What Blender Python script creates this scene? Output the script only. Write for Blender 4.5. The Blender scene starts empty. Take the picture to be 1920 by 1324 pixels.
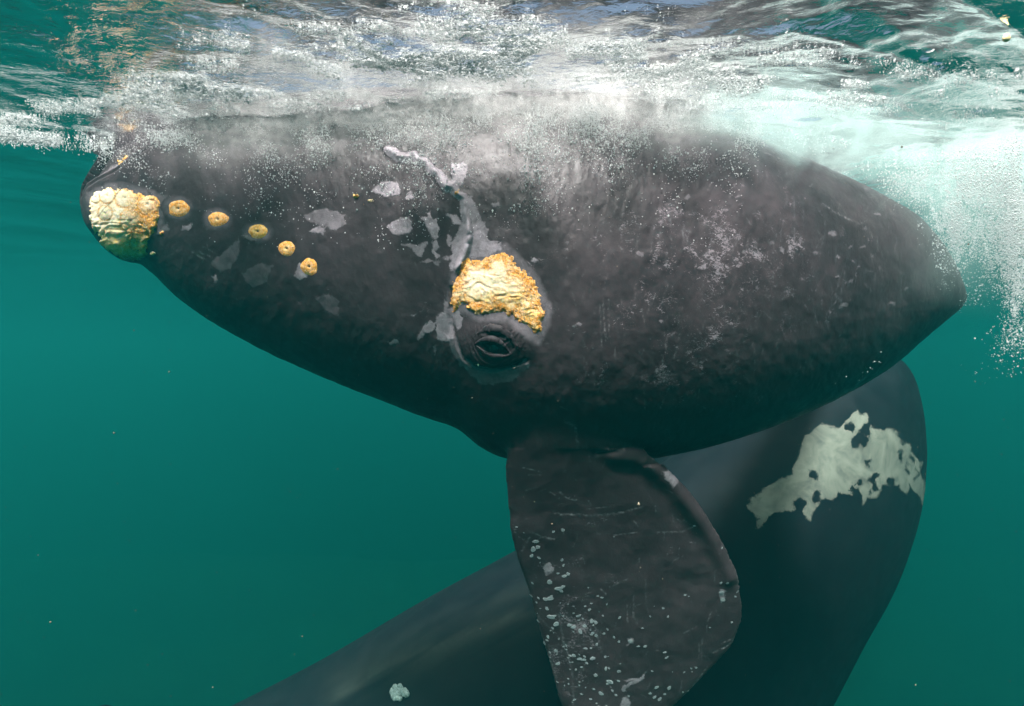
import bpy, bmesh, math
import numpy as np
from mathutils import Vector, Quaternion
from mathutils.bvhtree import BVHTree

scene = bpy.context.scene
COL = scene.collection
RNG = np.random.default_rng(11)

# ------------------------------------------------------------------ camera, sky, sun, exposure
cam_data = bpy.data.cameras.new('camera')
cam_data.sensor_width = 36.0
cam_data.lens = 18.0
cam_data.clip_start = 0.05
cam_data.clip_end = 1000.0
cam = bpy.data.objects.new('camera', cam_data)
cam.rotation_euler = (math.radians(90), 0, 0)
COL.objects.link(cam)
scene.camera = cam

SUN_ELEV, SUN_AZ = 60.0, 194.0          # degrees; azimuth clockwise from +Y (the sun stands behind the diver, to the left)
world = bpy.data.worlds.new('World')
scene.world = world
world.use_nodes = True
wn = world.node_tree
bg = wn.nodes['Background']
sky = wn.nodes.new('ShaderNodeTexSky')
sky.sky_type = 'NISHITA'
sky.sun_disc = False
sky.dust_density = 9.0
sky.air_density = 0.4
sky.ozone_density = 0.3
sky.sun_elevation = math.radians(SUN_ELEV)
sky.sun_rotation = math.radians(SUN_AZ)
wn.links.new(sky.outputs[0], bg.inputs[0])
bg.inputs[1].default_value = 0.13

sun_data = bpy.data.lights.new('sun', 'SUN')
sun_data.energy = 5.0
sun_data.angle = math.radians(10.0)         # spread by the rippled surface
sun_data.color = (1.0, 0.89, 0.90)
sun = bpy.data.objects.new('sun', sun_data)
e, a = math.radians(SUN_ELEV), math.radians(SUN_AZ)
sdir = Vector((math.sin(a) * math.cos(e), math.cos(a) * math.cos(e), math.sin(e)))   # towards the sun
sun.rotation_euler = sdir.to_track_quat('Z', 'Y').to_euler()
sun.location = (0, 0, 30)
COL.objects.link(sun)

scene.view_settings.view_transform = 'Standard'
scene.view_settings.look = 'None'
scene.view_settings.gamma = 1.0
scene.view_settings.exposure = 1.55
cy = scene.cycles
cy.use_denoising = True
cy.use_adaptive_sampling = True
cy.adaptive_threshold = 0.05
cy.adaptive_min_samples = 20
cy.max_bounces = 6
cy.diffuse_bounces = 2
cy.glossy_bounces = 4
cy.volume_bounces = 2
cy.transparent_max_bounces = 12
cy.caustics_reflective = False
cy.caustics_refractive = False

# ------------------------------------------------------------------ helpers
H = 1.30                                  # height of the water surface above the diver's eye (world z)


def hash3(i, j, k, s):
    n = (i * 374761393 + j * 668265263 + k * 2147483647 + s * 1274126177) & 0xFFFFFFFF
    n = ((n ^ (n >> 13)) * 1274126177) & 0xFFFFFFFF
    n = ((n ^ (n >> 16)) * 2246822519) & 0xFFFFFFFF
    return ((n ^ (n >> 15)) & 0xFFFFFF) / float(0xFFFFFF)


def vnoise(x, y, z=None, s=0):
    x = np.asarray(x, float); y = np.asarray(y, float)
    z = np.zeros_like(x) if z is None else np.asarray(z, float)
    xi, yi, zi = (np.floor(v).astype(np.int64) for v in (x, y, z))
    fx, fy, fz = x - xi, y - yi, z - zi
    fx, fy, fz = (f * f * f * (f * (f * 6 - 15) + 10) for f in (fx, fy, fz))
    r = 0
    for dz in (0, 1):
        for dy in (0, 1):
            for dx in (0, 1):
                w = (fx if dx else 1 - fx) * (fy if dy else 1 - fy) * (fz if dz else 1 - fz)
                r = r + w * hash3(xi + dx, yi + dy, zi + dz, s)
    return r * 2 - 1


def fbm(x, y, z=None, octv=4, s=0, gain=0.5):
    r, amp = 0, 1.0
    x = np.asarray(x, float); y = np.asarray(y, float)
    for o in range(octv):
        r = r + amp * vnoise(x, y, z, s + 17 * o)
        x = x * 2.03 + 5.1; y = y * 2.03 + 1.7
        if z is not None:
            z = np.asarray(z, float) * 2.03 + 3.3
        amp *= gain
    return r


def sstep(a, b, v):
    t = np.clip((v - a) / (b - a), 0, 1)
    return t * t * (3 - 2 * t)


def chart(P):                              # side-view chart of the animals: bearing and elevation as seen from the diver
    y = np.maximum(P[:, 1], 0.05)
    return 960 + 960 * P[:, 0] / y, 662 - 960 * P[:, 2] / y


def polyline_dist(u, v, pts):
    d = np.full(u.shape, 1e9)
    for (x0, y0), (x1, y1) in zip(pts[:-1], pts[1:]):
        dx, dy = x1 - x0, y1 - y0
        t = np.clip(((u - x0) * dx + (v - y0) * dy) / (dx * dx + dy * dy + 1e-9), 0, 1)
        d = np.minimum(d, np.hypot(u - x0 - t * dx, v - y0 - t * dy))
    return d


def poly_sd(u, v, pts):                    # positive inside
    d = polyline_dist(u, v, list(pts) + [pts[0]])
    ins = np.zeros(u.shape, bool)
    n = len(pts)
    for i in range(n):
        x0, y0 = pts[i]; x1, y1 = pts[(i + 1) % n]
        if y0 == y1:
            continue
        c = (y0 > v) != (y1 > v)
        ins ^= c & (u < (x1 - x0) * (v - y0) / (y1 - y0) + x0)
    return np.where(ins, d, -d)


def np_mesh(name, verts, faces, smooth=True):
    """faces: (n,k) int array (k = 3 or 4)"""
    me = bpy.data.meshes.new(name)
    verts = np.ascontiguousarray(verts, np.float32); faces = np.ascontiguousarray(faces, np.int32)
    n, k = faces.shape
    me.vertices.add(len(verts)); me.vertices.foreach_set('co', verts.ravel())
    me.loops.add(n * k); me.loops.foreach_set('vertex_index', faces.ravel())
    me.polygons.add(n)
    me.polygons.foreach_set('loop_start', np.arange(0, n * k, k, dtype=np.int32))
    me.polygons.foreach_set('use_smooth', np.full(n, smooth, bool))
    me.update(calc_edges=True)
    me.validate()
    return me


def set_attr(me, name, vals):
    at = me.attributes.new(name, 'FLOAT', 'POINT')
    at.data.foreach_set('value', np.ascontiguousarray(vals, np.float32))


def set_col(me, name, rgb):
    at = me.attributes.new(name, 'FLOAT_COLOR', 'POINT')
    c = np.ones((len(rgb), 4), np.float32); c[:, :3] = rgb
    at.data.foreach_set('color', c.ravel())


def link(name, me, mat=None, parent=None, **props):
    o = bpy.data.objects.new(name, me)
    COL.objects.link(o)
    if mat is not None and me is not None and not me.materials:
        me.materials.append(mat)
    if parent is not None:
        o.parent = parent
        o.matrix_parent_inverse = parent.matrix_world.inverted() if parent.type != 'EMPTY' else o.matrix_parent_inverse
    for k, v in props.items():
        o[k] = v
    return o


def thing(name, label, cat, group=None):
    o = bpy.data.objects.new(name, None)
    COL.objects.link(o)
    o.empty_display_size = 0.3
    o['label'] = label; o['category'] = cat
    if group:
        o['group'] = group
    return o


def new_mat(name):
    m = bpy.data.materials.new(name)
    m.use_nodes = True
    nt = m.node_tree
    nt.nodes.clear()
    out = nt.nodes.new('ShaderNodeOutputMaterial')
    return m, nt, out


class NT:
    """tiny node helper"""
    def __init__(s, nt): s.nt = nt

    def n(s, typ, **kw):
        nd = s.nt.nodes.new('ShaderNode' + typ)
        for k, v in kw.items():
            setattr(nd, k, v)
        return nd

    def set(s, sock, v):
        if isinstance(v, bpy.types.NodeSocket):
            s.nt.links.new(v, sock)
        else:
            sock.default_value = v

    def math(s, op, a, b=0.0, c=None, clamp=False):
        nd = s.n('Math', operation=op, use_clamp=clamp)
        s.set(nd.inputs[0], a); s.set(nd.inputs[1], b)
        if c is not None:
            s.set(nd.inputs[2], c)
        return nd.outputs[0]

    def mr(s, v, a, b, c=0.0, d=1.0, smooth=False):
        nd = s.n('MapRange', interpolation_type='SMOOTHSTEP' if smooth else 'LINEAR')
        for i, x in enumerate((v, a, b, c, d)):
            s.set(nd.inputs[i], x)
        return nd.outputs[0]

    def mix(s, f, a, b, mode='MIX'):
        nd = s.n('Mix', data_type='RGBA', blend_type=mode)
        s.set(nd.inputs[0], f); s.set(nd.inputs[6], a); s.set(nd.inputs[7], b)
        return nd.outputs[2]

    def noise(s, vec, scale, detail=4.0, rough=0.55, dist=0.0):
        nd = s.n('TexNoise')
        if vec is not None:
            s.nt.links.new(vec, nd.inputs['Vector'])
        nd.inputs['Scale'].default_value = scale
        nd.inputs['Detail'].default_value = detail
        nd.inputs['Roughness'].default_value = rough
        nd.inputs['Distortion'].default_value = dist
        return nd.outputs[0]

    def attr(s, name, col=False):
        nd = s.n('Attribute', attribute_name=name)
        return nd.outputs['Color'] if col else nd.outputs['Fac']

    def obj(s):
        return s.n('TexCoord').outputs['Object']

    def mapping(s, vec, scale=(1, 1, 1), rot=(0, 0, 0)):
        nd = s.n('Mapping')
        s.nt.links.new(vec, nd.inputs[0])
        nd.inputs['Scale'].default_value = scale
        nd.inputs['Rotation'].default_value = rot
        return nd.outputs[0]

    def bump(s, h, strength, dist, normal=None):
        nd = s.n('Bump')
        nd.inputs['Strength'].default_value = strength
        nd.inputs['Distance'].default_value = dist
        s.nt.links.new(h, nd.inputs['Height'])
        if normal is not None:
            s.nt.links.new(normal, nd.inputs['Normal'])
        return nd.outputs[0]


def rgba(r, g, b):
    return (r, g, b, 1.0)


# ------------------------------------------------------------------ materials
def mat_water_surface():
    m, nt, out = new_mat('water_surface')
    t = NT(nt)
    o = t.obj()
    n1 = t.noise(t.mapping(o, (1.0, 2.2, 1.0)), 9.0, 3.0, 0.55, 0.4)
    n2 = t.noise(t.mapping(o, (1.0, 1.7, 1.0), (0, 0, 0.5)), 34.0, 3.0, 0.6, 0.6)
    chop = t.attr('chop')
    h2 = t.math('MULTIPLY', n2, t.math('MULTIPLY_ADD', chop, 0.009, 0.0005))
    h1 = t.math('MULTIPLY', n1, t.math('MULTIPLY_ADD', chop, 0.018, 0.004))
    nrm = t.bump(t.math('ADD', h1, h2), 1.0, 1.0)
    fr = t.n('Fresnel')
    fr.inputs['IOR'].default_value = 1.333
    nt.links.new(nrm, fr.inputs['Normal'])
    tr = t.n('BsdfTransparent')
    tr.inputs[0].default_value = rgba(0.97, 0.99, 0.99)
    gl = t.n('BsdfGlossy')
    gl.inputs['Roughness'].default_value = 0.02
    gl.inputs['Color'].default_value = rgba(0.97, 0.98, 0.98)
    nt.links.new(nrm, gl.inputs['Normal'])
    mx = t.n('MixShader')
    nt.links.new(fr.outputs[0], mx.inputs[0])
    nt.links.new(tr.outputs[0], mx.inputs[1]); nt.links.new(gl.outputs[0], mx.inputs[2])
    nt.links.new(mx.outputs[0], out.inputs['Surface'])
    return m


def mat_skin(name, dark, warm, pale, rough=0.45, spec=0.25, size=1.0):
    m, nt, out = new_mat(name)
    t = NT(nt)
    o = t.obj()
    big = t.noise(o, 2.3, 5.0, 0.6, 0.3)
    mid = t.noise(o, 11.0 * max(size, 0.3), 5.0, 0.65, 0.5)
    fine = t.noise(o, 70.0, 3.0, 0.6)
    base = t.mix(t.mr(big, 0.35, 0.68), dark, warm)
    base = t.mix(t.mr(mid, 0.5, 0.8, 0.0, 0.25), base, tuple(c * 1.9 for c in warm[:3]) + (1,))
    # sloughing grey patches, edges torn by noise
    edge = t.noise(o, 38.0, 5.0, 0.65, 0.8)
    sd = t.math('ADD', t.attr('patch'), t.math('MULTIPLY', t.math('SUBTRACT', edge, 0.5), 11.0))
    wear = t.noise(o, 21.0 * size, 6.0, 0.72, 0.6)
    pf = t.math('MULTIPLY', t.math('MULTIPLY', t.mr(sd, -1.6, 2.2, 0.0, 1.0, True), t.attr('tone')), t.mr(wear, 0.33, 0.60, 0.45, 1.0))
    pcol = t.mix(t.mr(mid, 0.3, 0.7), tuple(c * 0.8 for c in pale[:3]) + (1,), pale)
    col = t.mix(pf, base, pcol)
    # rubbed, flecked skin
    fl = t.noise(t.mapping(o, (1.0, 1.0, 1.6), (0, 0.5, 0)), 46.0, 6.0, 0.72, 1.2)
    clump = t.noise(o, 5.5, 4.0, 0.6, 0.6)
    ff = t.math('ADD', t.math('MULTIPLY', t.attr('mottle'), 0.20), t.math('MULTIPLY', t.math('SUBTRACT', clump, 0.5), 0.75))
    thr = t.math('SUBTRACT', 0.80, ff)
    fleck = t.mr(t.math('SUBTRACT', fl, thr), 0.0, 0.09, 0.0, 0.34)
    col = t.mix(fleck, col, tuple(c * 1.25 for c in pale[:3]) + (1,))
    # scratches, and the lit flipper edge painted along with them
    sc = t.math('MULTIPLY', t.attr('scratch_lit_edge'), t.mr(t.noise(o, 55.0, 4.0, 0.7), 0.42, 0.60, 0.05, 1.0))
    col = t.mix(t.math('MULTIPLY', sc, 0.8, clamp=True), col, rgba(0.36, 0.36, 0.38))
    p = t.n('BsdfPrincipled')
    nt.links.new(col, p.inputs['Base Color'])
    nt.links.new(t.mr(mid, 0.3, 0.7, rough - 0.08, rough + 0.15), p.inputs['Roughness'])
    p.inputs['Specular IOR Level'].default_value = spec
    hgt = t.math('ADD', t.math('MULTIPLY', fine, 0.0016), t.math('MULTIPLY', pf, 0.0025))
    hgt = t.math('ADD', hgt, t.math('MULTIPLY', mid, 0.0022))
    hgt = t.math('SUBTRACT', hgt, t.math('MULTIPLY', sc, 0.002))
    nt.links.new(t.bump(hgt, 0.8, 1.0), p.inputs['Normal'])
    nt.links.new(p.outputs[0], out.inputs['Surface'])
    return m


def mat_callosity():
    m, nt, out = new_mat('callosity')
    t = NT(nt)
    o = t.obj()
    tint = t.attr('tint', True)
    fine = t.noise(o, 95.0, 4.0, 0.7, 0.3)
    gr = t.attr('grain')
    grain = t.n('TexVoronoi')
    nt.links.new(o, grain.inputs['Vector'])
    grain.inputs['Scale'].default_value = 130.0
    g = grain.outputs['Distance']
    spk = t.noise(o, 62.0, 4.0, 0.7, 0.4)
    col = t.mix(t.math('MULTIPLY', t.mr(spk, 0.48, 0.60), 0.6), tint, t.mix(0.6, tint, rgba(0.95, 0.86, 0.68)))
    col = t.mix(t.math('MULTIPLY', t.mr(spk, 0.44, 0.36), t.math('MULTIPLY_ADD', gr, 0.5, 0.2)), col, rgba(0.78, 0.30, 0.04))
    pit = t.math('MULTIPLY', t.mr(g, 0.42, 0.62), t.math('MULTIPLY', gr, 0.4))
    col = t.mix(pit, col, rgba(0.16, 0.10, 0.05))
    dots = t.math('MULTIPLY', t.mr(t.noise(o, 105.0, 2.0, 0.5), 0.60, 0.67), t.math('MULTIPLY_ADD', gr, 0.8, 0.2))
    col = t.mix(t.math('MULTIPLY', dots, 0.8), col, rgba(0.06, 0.05, 0.05))
    p = t.n('BsdfPrincipled')
    nt.links.new(col, p.inputs['Base Color'])
    p.inputs['Roughness'].default_value = 0.85
    p.inputs['Subsurface Weight'].default_value = 0.45
    p.inputs['Subsurface Radius'].default_value = (1.0, 0.55, 0.25)
    p.inputs['Subsurface Scale'].default_value = 0.02
    p.inputs['Specular IOR Level'].default_value = 0.06
    hgt = t.math('ADD', t.math('MULTIPLY', fine, 0.0010), t.math('MULTIPLY', t.math('MULTIPLY', g, gr), -0.0018))
    nt.links.new(t.bump(hgt, 0.9, 1.0), p.inputs['Normal'])
    nt.links.new(p.outputs[0], out.inputs['Surface'])
    return m


def mat_simple(name, col, rough=0.5, spec=0.3, var=0.25, scale=40.0):
    m, nt, out = new_mat(name)
    t = NT(nt)
    n = t.noise(t.obj(), scale, 4.0, 0.6)
    c = t.mix(t.mr(n, 0.3, 0.7), tuple(v * (1 - var) for v in col[:3]) + (1,), tuple(min(1, v * (1 + var)) for v in col[:3]) + (1,))
    p = t.n('BsdfPrincipled')
    nt.links.new(c, p.inputs['Base Color'])
    p.inputs['Roughness'].default_value = rough
    p.inputs['Specular IOR Level'].default_value = spec
    nt.links.new(t.bump(n, 0.5, 0.003), p.inputs['Normal'])
    nt.links.new(p.outputs[0], out.inputs['Surface'])
    return m


def mat_bubble():
    m, nt, out = new_mat('bubble')
    t = NT(nt)
    d = t.n('BsdfDiffuse'); d.inputs[0].default_value = rgba(0.88, 0.90, 0.90)
    tl = t.n('BsdfTranslucent'); tl.inputs[0].default_value = rgba(0.88, 0.92, 0.92)
    gl = t.n('BsdfGlossy'); gl.inputs['Roughness'].default_value = 0.15; gl.inputs[0].default_value = rgba(0.9, 0.9, 0.9)
    a = t.n('MixShader'); a.inputs[0].default_value = 0.55
    nt.links.new(d.outputs[0], a.inputs[1]); nt.links.new(tl.outputs[0], a.inputs[2])
    fr = t.n('Fresnel'); fr.inputs[0].default_value = 1.33
    b = t.n('MixShader'); nt.links.new(fr.outputs[0], b.inputs[0])
    nt.links.new(a.outputs[0], b.inputs[1]); nt.links.new(gl.outputs[0], b.inputs[2])
    nt.links.new(b.outputs[0], out.inputs['Surface'])
    return m


def mat_seabed():
    m, nt, out = new_mat('seabed')
    t = NT(nt)
    o = t.obj()
    a = t.noise(o, 0.12, 5.0, 0.6, 0.5)
    b = t.noise(o, 1.3, 4.0, 0.6)
    c = t.mix(t.mr(a, 0.42, 0.6), rgba(0.010, 0.022, 0.018), rgba(0.026, 0.046, 0.036))
    c = t.mix(t.mr(b, 0.3, 0.7, 0.0, 0.4), c, rgba(0.03, 0.045, 0.036))
    p = t.n('BsdfPrincipled')
    nt.links.new(c, p.inputs['Base Color'])
    p.inputs['Roughness'].default_value = 0.9
    nt.links.new(t.bump(b, 0.6, 0.2), p.inputs['Normal'])
    nt.links.new(p.outputs[0], out.inputs['Surface'])
    return m


def mat_haze(density, scatter, absorb, aniso=0.0):
    m, nt, out = new_mat('murky_water')
    v = nt.nodes.new('ShaderNodeVolumePrincipled')
    v.inputs['Color'].default_value = rgba(*scatter)
    v.inputs['Absorption Color'].default_value = rgba(*absorb)
    v.inputs['Density'].default_value = density
    v.inputs['Anisotropy'].default_value = aniso
    nt.links.new(v.outputs[0], out.inputs['Volume'])
    return m


M_SURF = mat_water_surface()
M_CALF = mat_skin('calf_skin', rgba(0.024, 0.018, 0.021), rgba(0.043, 0.032, 0.036), rgba(0.35, 0.31, 0.345))
M_COW = mat_skin('adult_skin', rgba(0.004, 0.006, 0.009), rgba(0.007, 0.009, 0.012), rgba(0.20, 0.205, 0.175), 0.6, 0.08, 0.12)
M_CALLO = mat_callosity()
M_BUBBLE = mat_bubble()
M_EYE = mat_simple('eyeball', rgba(0.012, 0.010, 0.012), 0.05, 0.8, 0.2)
M_SCLERA = mat_simple('sclera', rgba(0.22, 0.15, 0.16), 0.25, 0.5, 0.2, 90)
M_LID = mat_simple('eyelid_skin', rgba(0.026, 0.021, 0.024), 0.6, 0.15, 0.35, 60)
M_SCAR = mat_simple('scar_tissue', rgba(0.22, 0.25, 0.26), 0.6, 0.25, 0.6, 140)
M_BARN = mat_simple('barnacle_shell', rgba(0.26, 0.31, 0.31), 0.7, 0.2, 0.6, 70)
M_SNOW = mat_simple('marine_snow', rgba(0.14, 0.12, 0.09), 0.8, 0.1, 0.4, 20)
M_FRAG = mat_simple('drift_fragment', rgba(0.85, 0.62, 0.32), 0.5, 0.3, 0.35, 30)

# ------------------------------------------------------------------ the setting: surface, seabed, murky water
def surface_height(x, y):
    warpx = x + 0.25 * fbm(x * 0.9, y * 0.9, octv=2, s=5)
    warpy = y + 0.18 * fbm(x * 0.9 + 9, y * 0.9, octv=2, s=7)
    near = np.exp(-((y - 2.9) / 1.6) ** 2)
    over = np.exp(-((x - 0.3) / 2.6) ** 2)           # the whale stirs the surface above it
    h = 0.030 * np.sin(1.6 * warpx + 2.1 * warpy + 0.6)
    h += 0.011 * np.sin(-2.1 * warpx + 5.2 * warpy + 1.1)
    h += (0.007 + 0.014 * over) * fbm(warpx * 2.0, warpy * 3.6, octv=3, s=21)
    h += (0.0012 + 0.006 * over * near) * fbm(warpx * 9, warpy * 15, octv=3, s=31)
    for pts in (((0.20, 2.05), (1.13, 2.06), (1.85, 2.33), (2.56, 2.56), (3.6, 2.9)), ((1.45, 1.80), (1.75, 1.93), (2.09, 2.09), (2.8, 2.4))):
        d = np.full(x.shape, 9.0)
        for (xa, ya), (xb, yb) in zip(pts[:-1], pts[1:]):
            tt = np.clip(((x - xa) * (xb - xa) + (y - ya) * (yb - ya)) / ((xb - xa) ** 2 + (yb - ya) ** 2), 0, 1)
            d = np.minimum(d, np.hypot(x - xa - tt * (xb - xa), y - ya - tt * (yb - ya)))
        h = h - 0.022 * np.exp(-d / 0.05) * sstep(0.1, 0.9, x)
    return H + h * np.clip(1.2 - (np.abs(y) / 60), 0.3, 1)


def grid_axis(lo, hi, step, far, grow=1.13):
    a = list(np.arange(lo, hi + 1e-6, step))
    s, p = step, hi
    up = []
    while p < far:
        s *= grow; p += s; up.append(min(p, far))
    s, p = step, lo
    dn = []
    while p > -far:
        s *= grow; p -= s; dn.append(max(p, -far))
    return np.array(dn[::-1] + a + up)


def build_surface():
    xs = grid_axis(-4.0, 4.4, 0.018, 84.0)
    ys = grid_axis(1.6, 4.2, 0.014, 84.0)
    X, Y = np.meshgrid(xs, ys)
    Z = surface_height(X, Y)
    V = np.stack([X.ravel(), Y.ravel(), Z.ravel()], 1)
    nx, ny = len(xs), len(ys)
    i = np.arange(nx * ny).reshape(ny, nx)
    F = np.stack([i[:-1, :-1].ravel(), i[:-1, 1:].ravel(), i[1:, 1:].ravel(), i[1:, :-1].ravel()], 1)
    me = np_mesh('water_surface', V, F)
    x, y = V[:, 0], V[:, 1]
    chop = np.exp(-((x + 0.2) / 1.7) ** 2) * np.exp(-((y - 2.8) / 0.9) ** 2)
    chop = np.clip(chop * (0.75 + 0.9 * fbm(x * 1.3, y * 2.4, octv=3, s=41)), 0, 1)
    set_attr(me, 'chop', chop)
    link('water_surface', me, M_SURF, kind='structure')


build_surface()


def build_seabed():
    xs = grid_axis(-20, 20, 0.8, 80.0)
    ys = grid_axis(2, 40, 0.8, 80.0)
    X, Y = np.meshgrid(xs, ys)
    Z = -32.0 + 0.8 * fbm(X * 0.07, Y * 0.07, octv=4, s=3)
    V = np.stack([X.ravel(), Y.ravel(), Z.ravel()], 1)
    nx, ny = len(xs), len(ys)
    i = np.arange(nx * ny).reshape(ny, nx)
    F = np.stack([i[:-1, :-1].ravel(), i[:-1, 1:].ravel(), i[1:, 1:].ravel(), i[1:, :-1].ravel()], 1)
    link('seabed', np_mesh('seabed', V, F), mat_seabed(), kind='structure')


build_seabed()


def box_mesh(name, lo, hi):
    x0, y0, z0 = lo; x1, y1, z1 = hi
    V = [(x0, y0, z0), (x1, y0, z0), (x1, y1, z0), (x0, y1, z0), (x0, y0, z1), (x1, y0, z1), (x1, y1, z1), (x0, y1, z1)]
    F = [(0, 3, 2, 1), (4, 5, 6, 7), (0, 1, 5, 4), (1, 2, 6, 5), (2, 3, 7, 6), (3, 0, 4, 7)]
    return np_mesh(name, np.array(V), np.array(F), False)


HAZE = mat_haze(0.050, (0.006, 0.138, 0.152), (0.0, 0.17, 0.07), 0.42)
link('haze', box_mesh('haze', (-90, -90, -35), (90, 90, 2.2)), HAZE, kind='stuff',
     label='murky teal sea water filling the whole view', category='water haze')

# ------------------------------------------------------------------ lofting
def catmull(xk, yk, xq):
    """monotone cubic (Fritsch-Carlson) interpolation"""
    xk, yk = np.asarray(xk, float), np.asarray(yk, float)
    h = np.diff(xk); d = np.diff(yk) / h
    m = np.zeros_like(xk)
    m[1:-1] = np.where(d[:-1] * d[1:] > 0, 2 * d[:-1] * d[1:] / (d[:-1] + d[1:] + 1e-12 * np.sign(d[:-1] + d[1:] + 1e-30)), 0)
    m[0], m[-1] = d[0], d[-1]
    i = np.clip(np.searchsorted(xk, xq) - 1, 0, len(h) - 1)
    t = (xq - xk[i]) / h[i]
    return ((1 + 2 * t) * (1 - t) ** 2 * yk[i] + t * (1 - t) ** 2 * h[i] * m[i] + t * t * (3 - 2 * t) * yk[i + 1] + t * t * (t - 1) * h[i] * m[i + 1])


def tangent_ellipse(t1, t2, yc, ay):
    zc = (t1 + t2) * (yc * yc - ay * ay) / (2 * yc)
    az = np.sqrt(np.maximum((zc - t1 * yc) ** 2 - t1 * t1 * ay * ay, 1e-8))
    return zc, az


def tube_faces(ns, na):
    i = np.arange(ns * na).reshape(ns, na)
    j = np.roll(i, -1, axis=1)
    F = np.stack([i[:-1].ravel(), j[:-1].ravel(), j[1:].ravel(), i[1:].ravel()], 1)
    return F


def close_caps(V, F, ns, na):
    c0, c1 = V[:na].mean(0), V[-na:].mean(0)
    V = np.vstack([V, c0, c1])
    k = len(V)
    r = np.arange(na); q = (r + 1) % na
    b = (ns - 1) * na
    caps = [(int(q[x]), int(r[x]), k - 2, k - 2) for x in range(na)] + [(int(b + r[x]), int(b + q[x]), k - 1, k - 1) for x in range(na)]
    return V, [tuple(f) for f in F] + [c[:3] for c in caps]


def loft_columns(table, ns, na):
    T = np.array(table, float)
    q = T[0, 0] + (T[-1, 0] - T[0, 0]) * (0.5 - 0.5 * np.cos(np.linspace(0, math.pi, ns))) if False else np.interp(np.linspace(0, 1, ns), np.linspace(0, 1, 400), np.interp(np.linspace(0, 1, 400), np.linspace(0, 1, 400), T[0, 0] + (T[-1, 0] - T[0, 0]) * sstep(-0.18, 1.18, np.linspace(0, 1, 400))))
    q = (q - q[0]) / (q[-1] - q[0]) * (T[-1, 0] - T[0, 0]) + T[0, 0]
    top, bot, yc, ay = (catmull(T[:, 0], T[:, k], q) for k in range(1, 5))
    t1, t2 = (662 - top) / 960, (662 - bot) / 960
    zc, az = tangent_ellipse(t1, t2, yc, ay)
    th = np.linspace(0, 2 * math.pi, na, endpoint=False)
    Y = yc[:, None] + ay[:, None] * np.cos(th)[None]
    Z = zc[:, None] + az[:, None] * np.sin(th)[None]
    X = (q[:, None] - 960) / 960 * Y
    V = np.stack([X, Y, Z], -1).reshape(-1, 3)
    return close_caps(V, tube_faces(ns, na), ns, na)


def loft_rows(table, ns, na):
    T = np.array(table, float)
    q = np.linspace(T[0, 0], T[-1, 0], ns)
    lf, rt, yc, ay = (catmull(T[:, 0], T[:, k], q) for k in range(1, 5))
    t1, t2 = (rt - 960) / 960, (lf - 960) / 960
    xc, ax = tangent_ellipse(t1, t2, yc, ay)
    th = np.linspace(0, 2 * math.pi, na, endpoint=False)
    cs, sn = np.cos(th), np.sin(th)
    Y = yc[:, None] + ay[:, None] * sn[None] * (0.72 - 0.28 * cs[None]) + 0.0
    X = xc[:, None] + ax[:, None] * cs[None]
    Z = (662 - q[:, None]) / 960 * Y
    V = np.stack([X, Y, Z], -1).reshape(-1, 3)
    return close_caps(V, tube_faces(ns, na), ns, na)


def loft_tube(path, na=48, ns=60, flat=None):
    P = np.array(path, float)
    s = np.arange(len(P))
    q = np.linspace(0, len(P) - 1, ns)
    C = np.stack([np.interp(q, s, P[:, k]) for k in range(3)], 1)
    R = np.interp(q, s, P[:, 3]); W = np.interp(q, s, P[:, 4])
    # smooth the path
    for _ in range(6):
        C[1:-1] = 0.25 * C[:-2] + 0.5 * C[1:-1] + 0.25 * C[2:]
        R[1:-1] = 0.25 * R[:-2] + 0.5 * R[1:-1] + 0.25 * R[2:]
        W[1:-1] = 0.25 * W[:-2] + 0.5 * W[1:-1] + 0.25 * W[2:]
    D = np.gradient(C, axis=0); D /= np.linalg.norm(D, axis=1)[:, None]
    side = np.cross(D, np.array([0, 0, 1.0])); side /= np.linalg.norm(side, axis=1)[:, None]
    up = np.cross(side, D)
    th = np.linspace(0, 2 * math.pi, na, endpoint=False)
    V = C[:, None] + side[:, None] * (W[:, None] * np.cos(th)[None])[..., None] + up[:, None] * (R[:, None] * np.sin(th)[None])[..., None]
    return close_caps(V.reshape(-1, 3), tube_faces(ns, na), ns, na)


def union_remesh(parts, voxel):
    V, F, off = [], [], 0
    for v, f in parts:
        V.append(v); F += [tuple(i + off for i in t) for t in f]; off += len(v)
    me = bpy.data.meshes.new('tmp')
    me.from_pydata(np.vstack(V).tolist(), [], F)
    bm = bmesh.new(); bm.from_mesh(me)
    bmesh.ops.remove_doubles(bm, verts=bm.verts, dist=1e-5)
    bmesh.ops.recalc_face_normals(bm, faces=bm.faces)
    bm.to_mesh(me); bm.free()
    ob = bpy.data.objects.new('tmp', me)
    COL.objects.link(ob)
    md = ob.modifiers.new('r', 'REMESH'); md.mode = 'VOXEL'; md.voxel_size = voxel
    dg = bpy.context.evaluated_depsgraph_get()
    ev = ob.evaluated_get(dg)
    m2 = ev.to_mesh()
    n = len(m2.vertices)
    co = np.empty(n * 3, np.float32); m2.vertices.foreach_get('co', co)
    lv = np.empty(len(m2.loops), np.int32); m2.loops.foreach_get('vertex_index', lv)
    tot = np.empty(len(m2.polygons), np.int32); m2.polygons.foreach_get('loop_total', tot)
    assert (tot == 4).all()
    co = co.reshape(-1, 3).astype(float); Fq = lv.reshape(-1, 4).copy()
    ev.to_mesh_clear()
    bpy.data.objects.remove(ob); bpy.data.meshes.remove(me)
    return co, Fq


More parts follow.
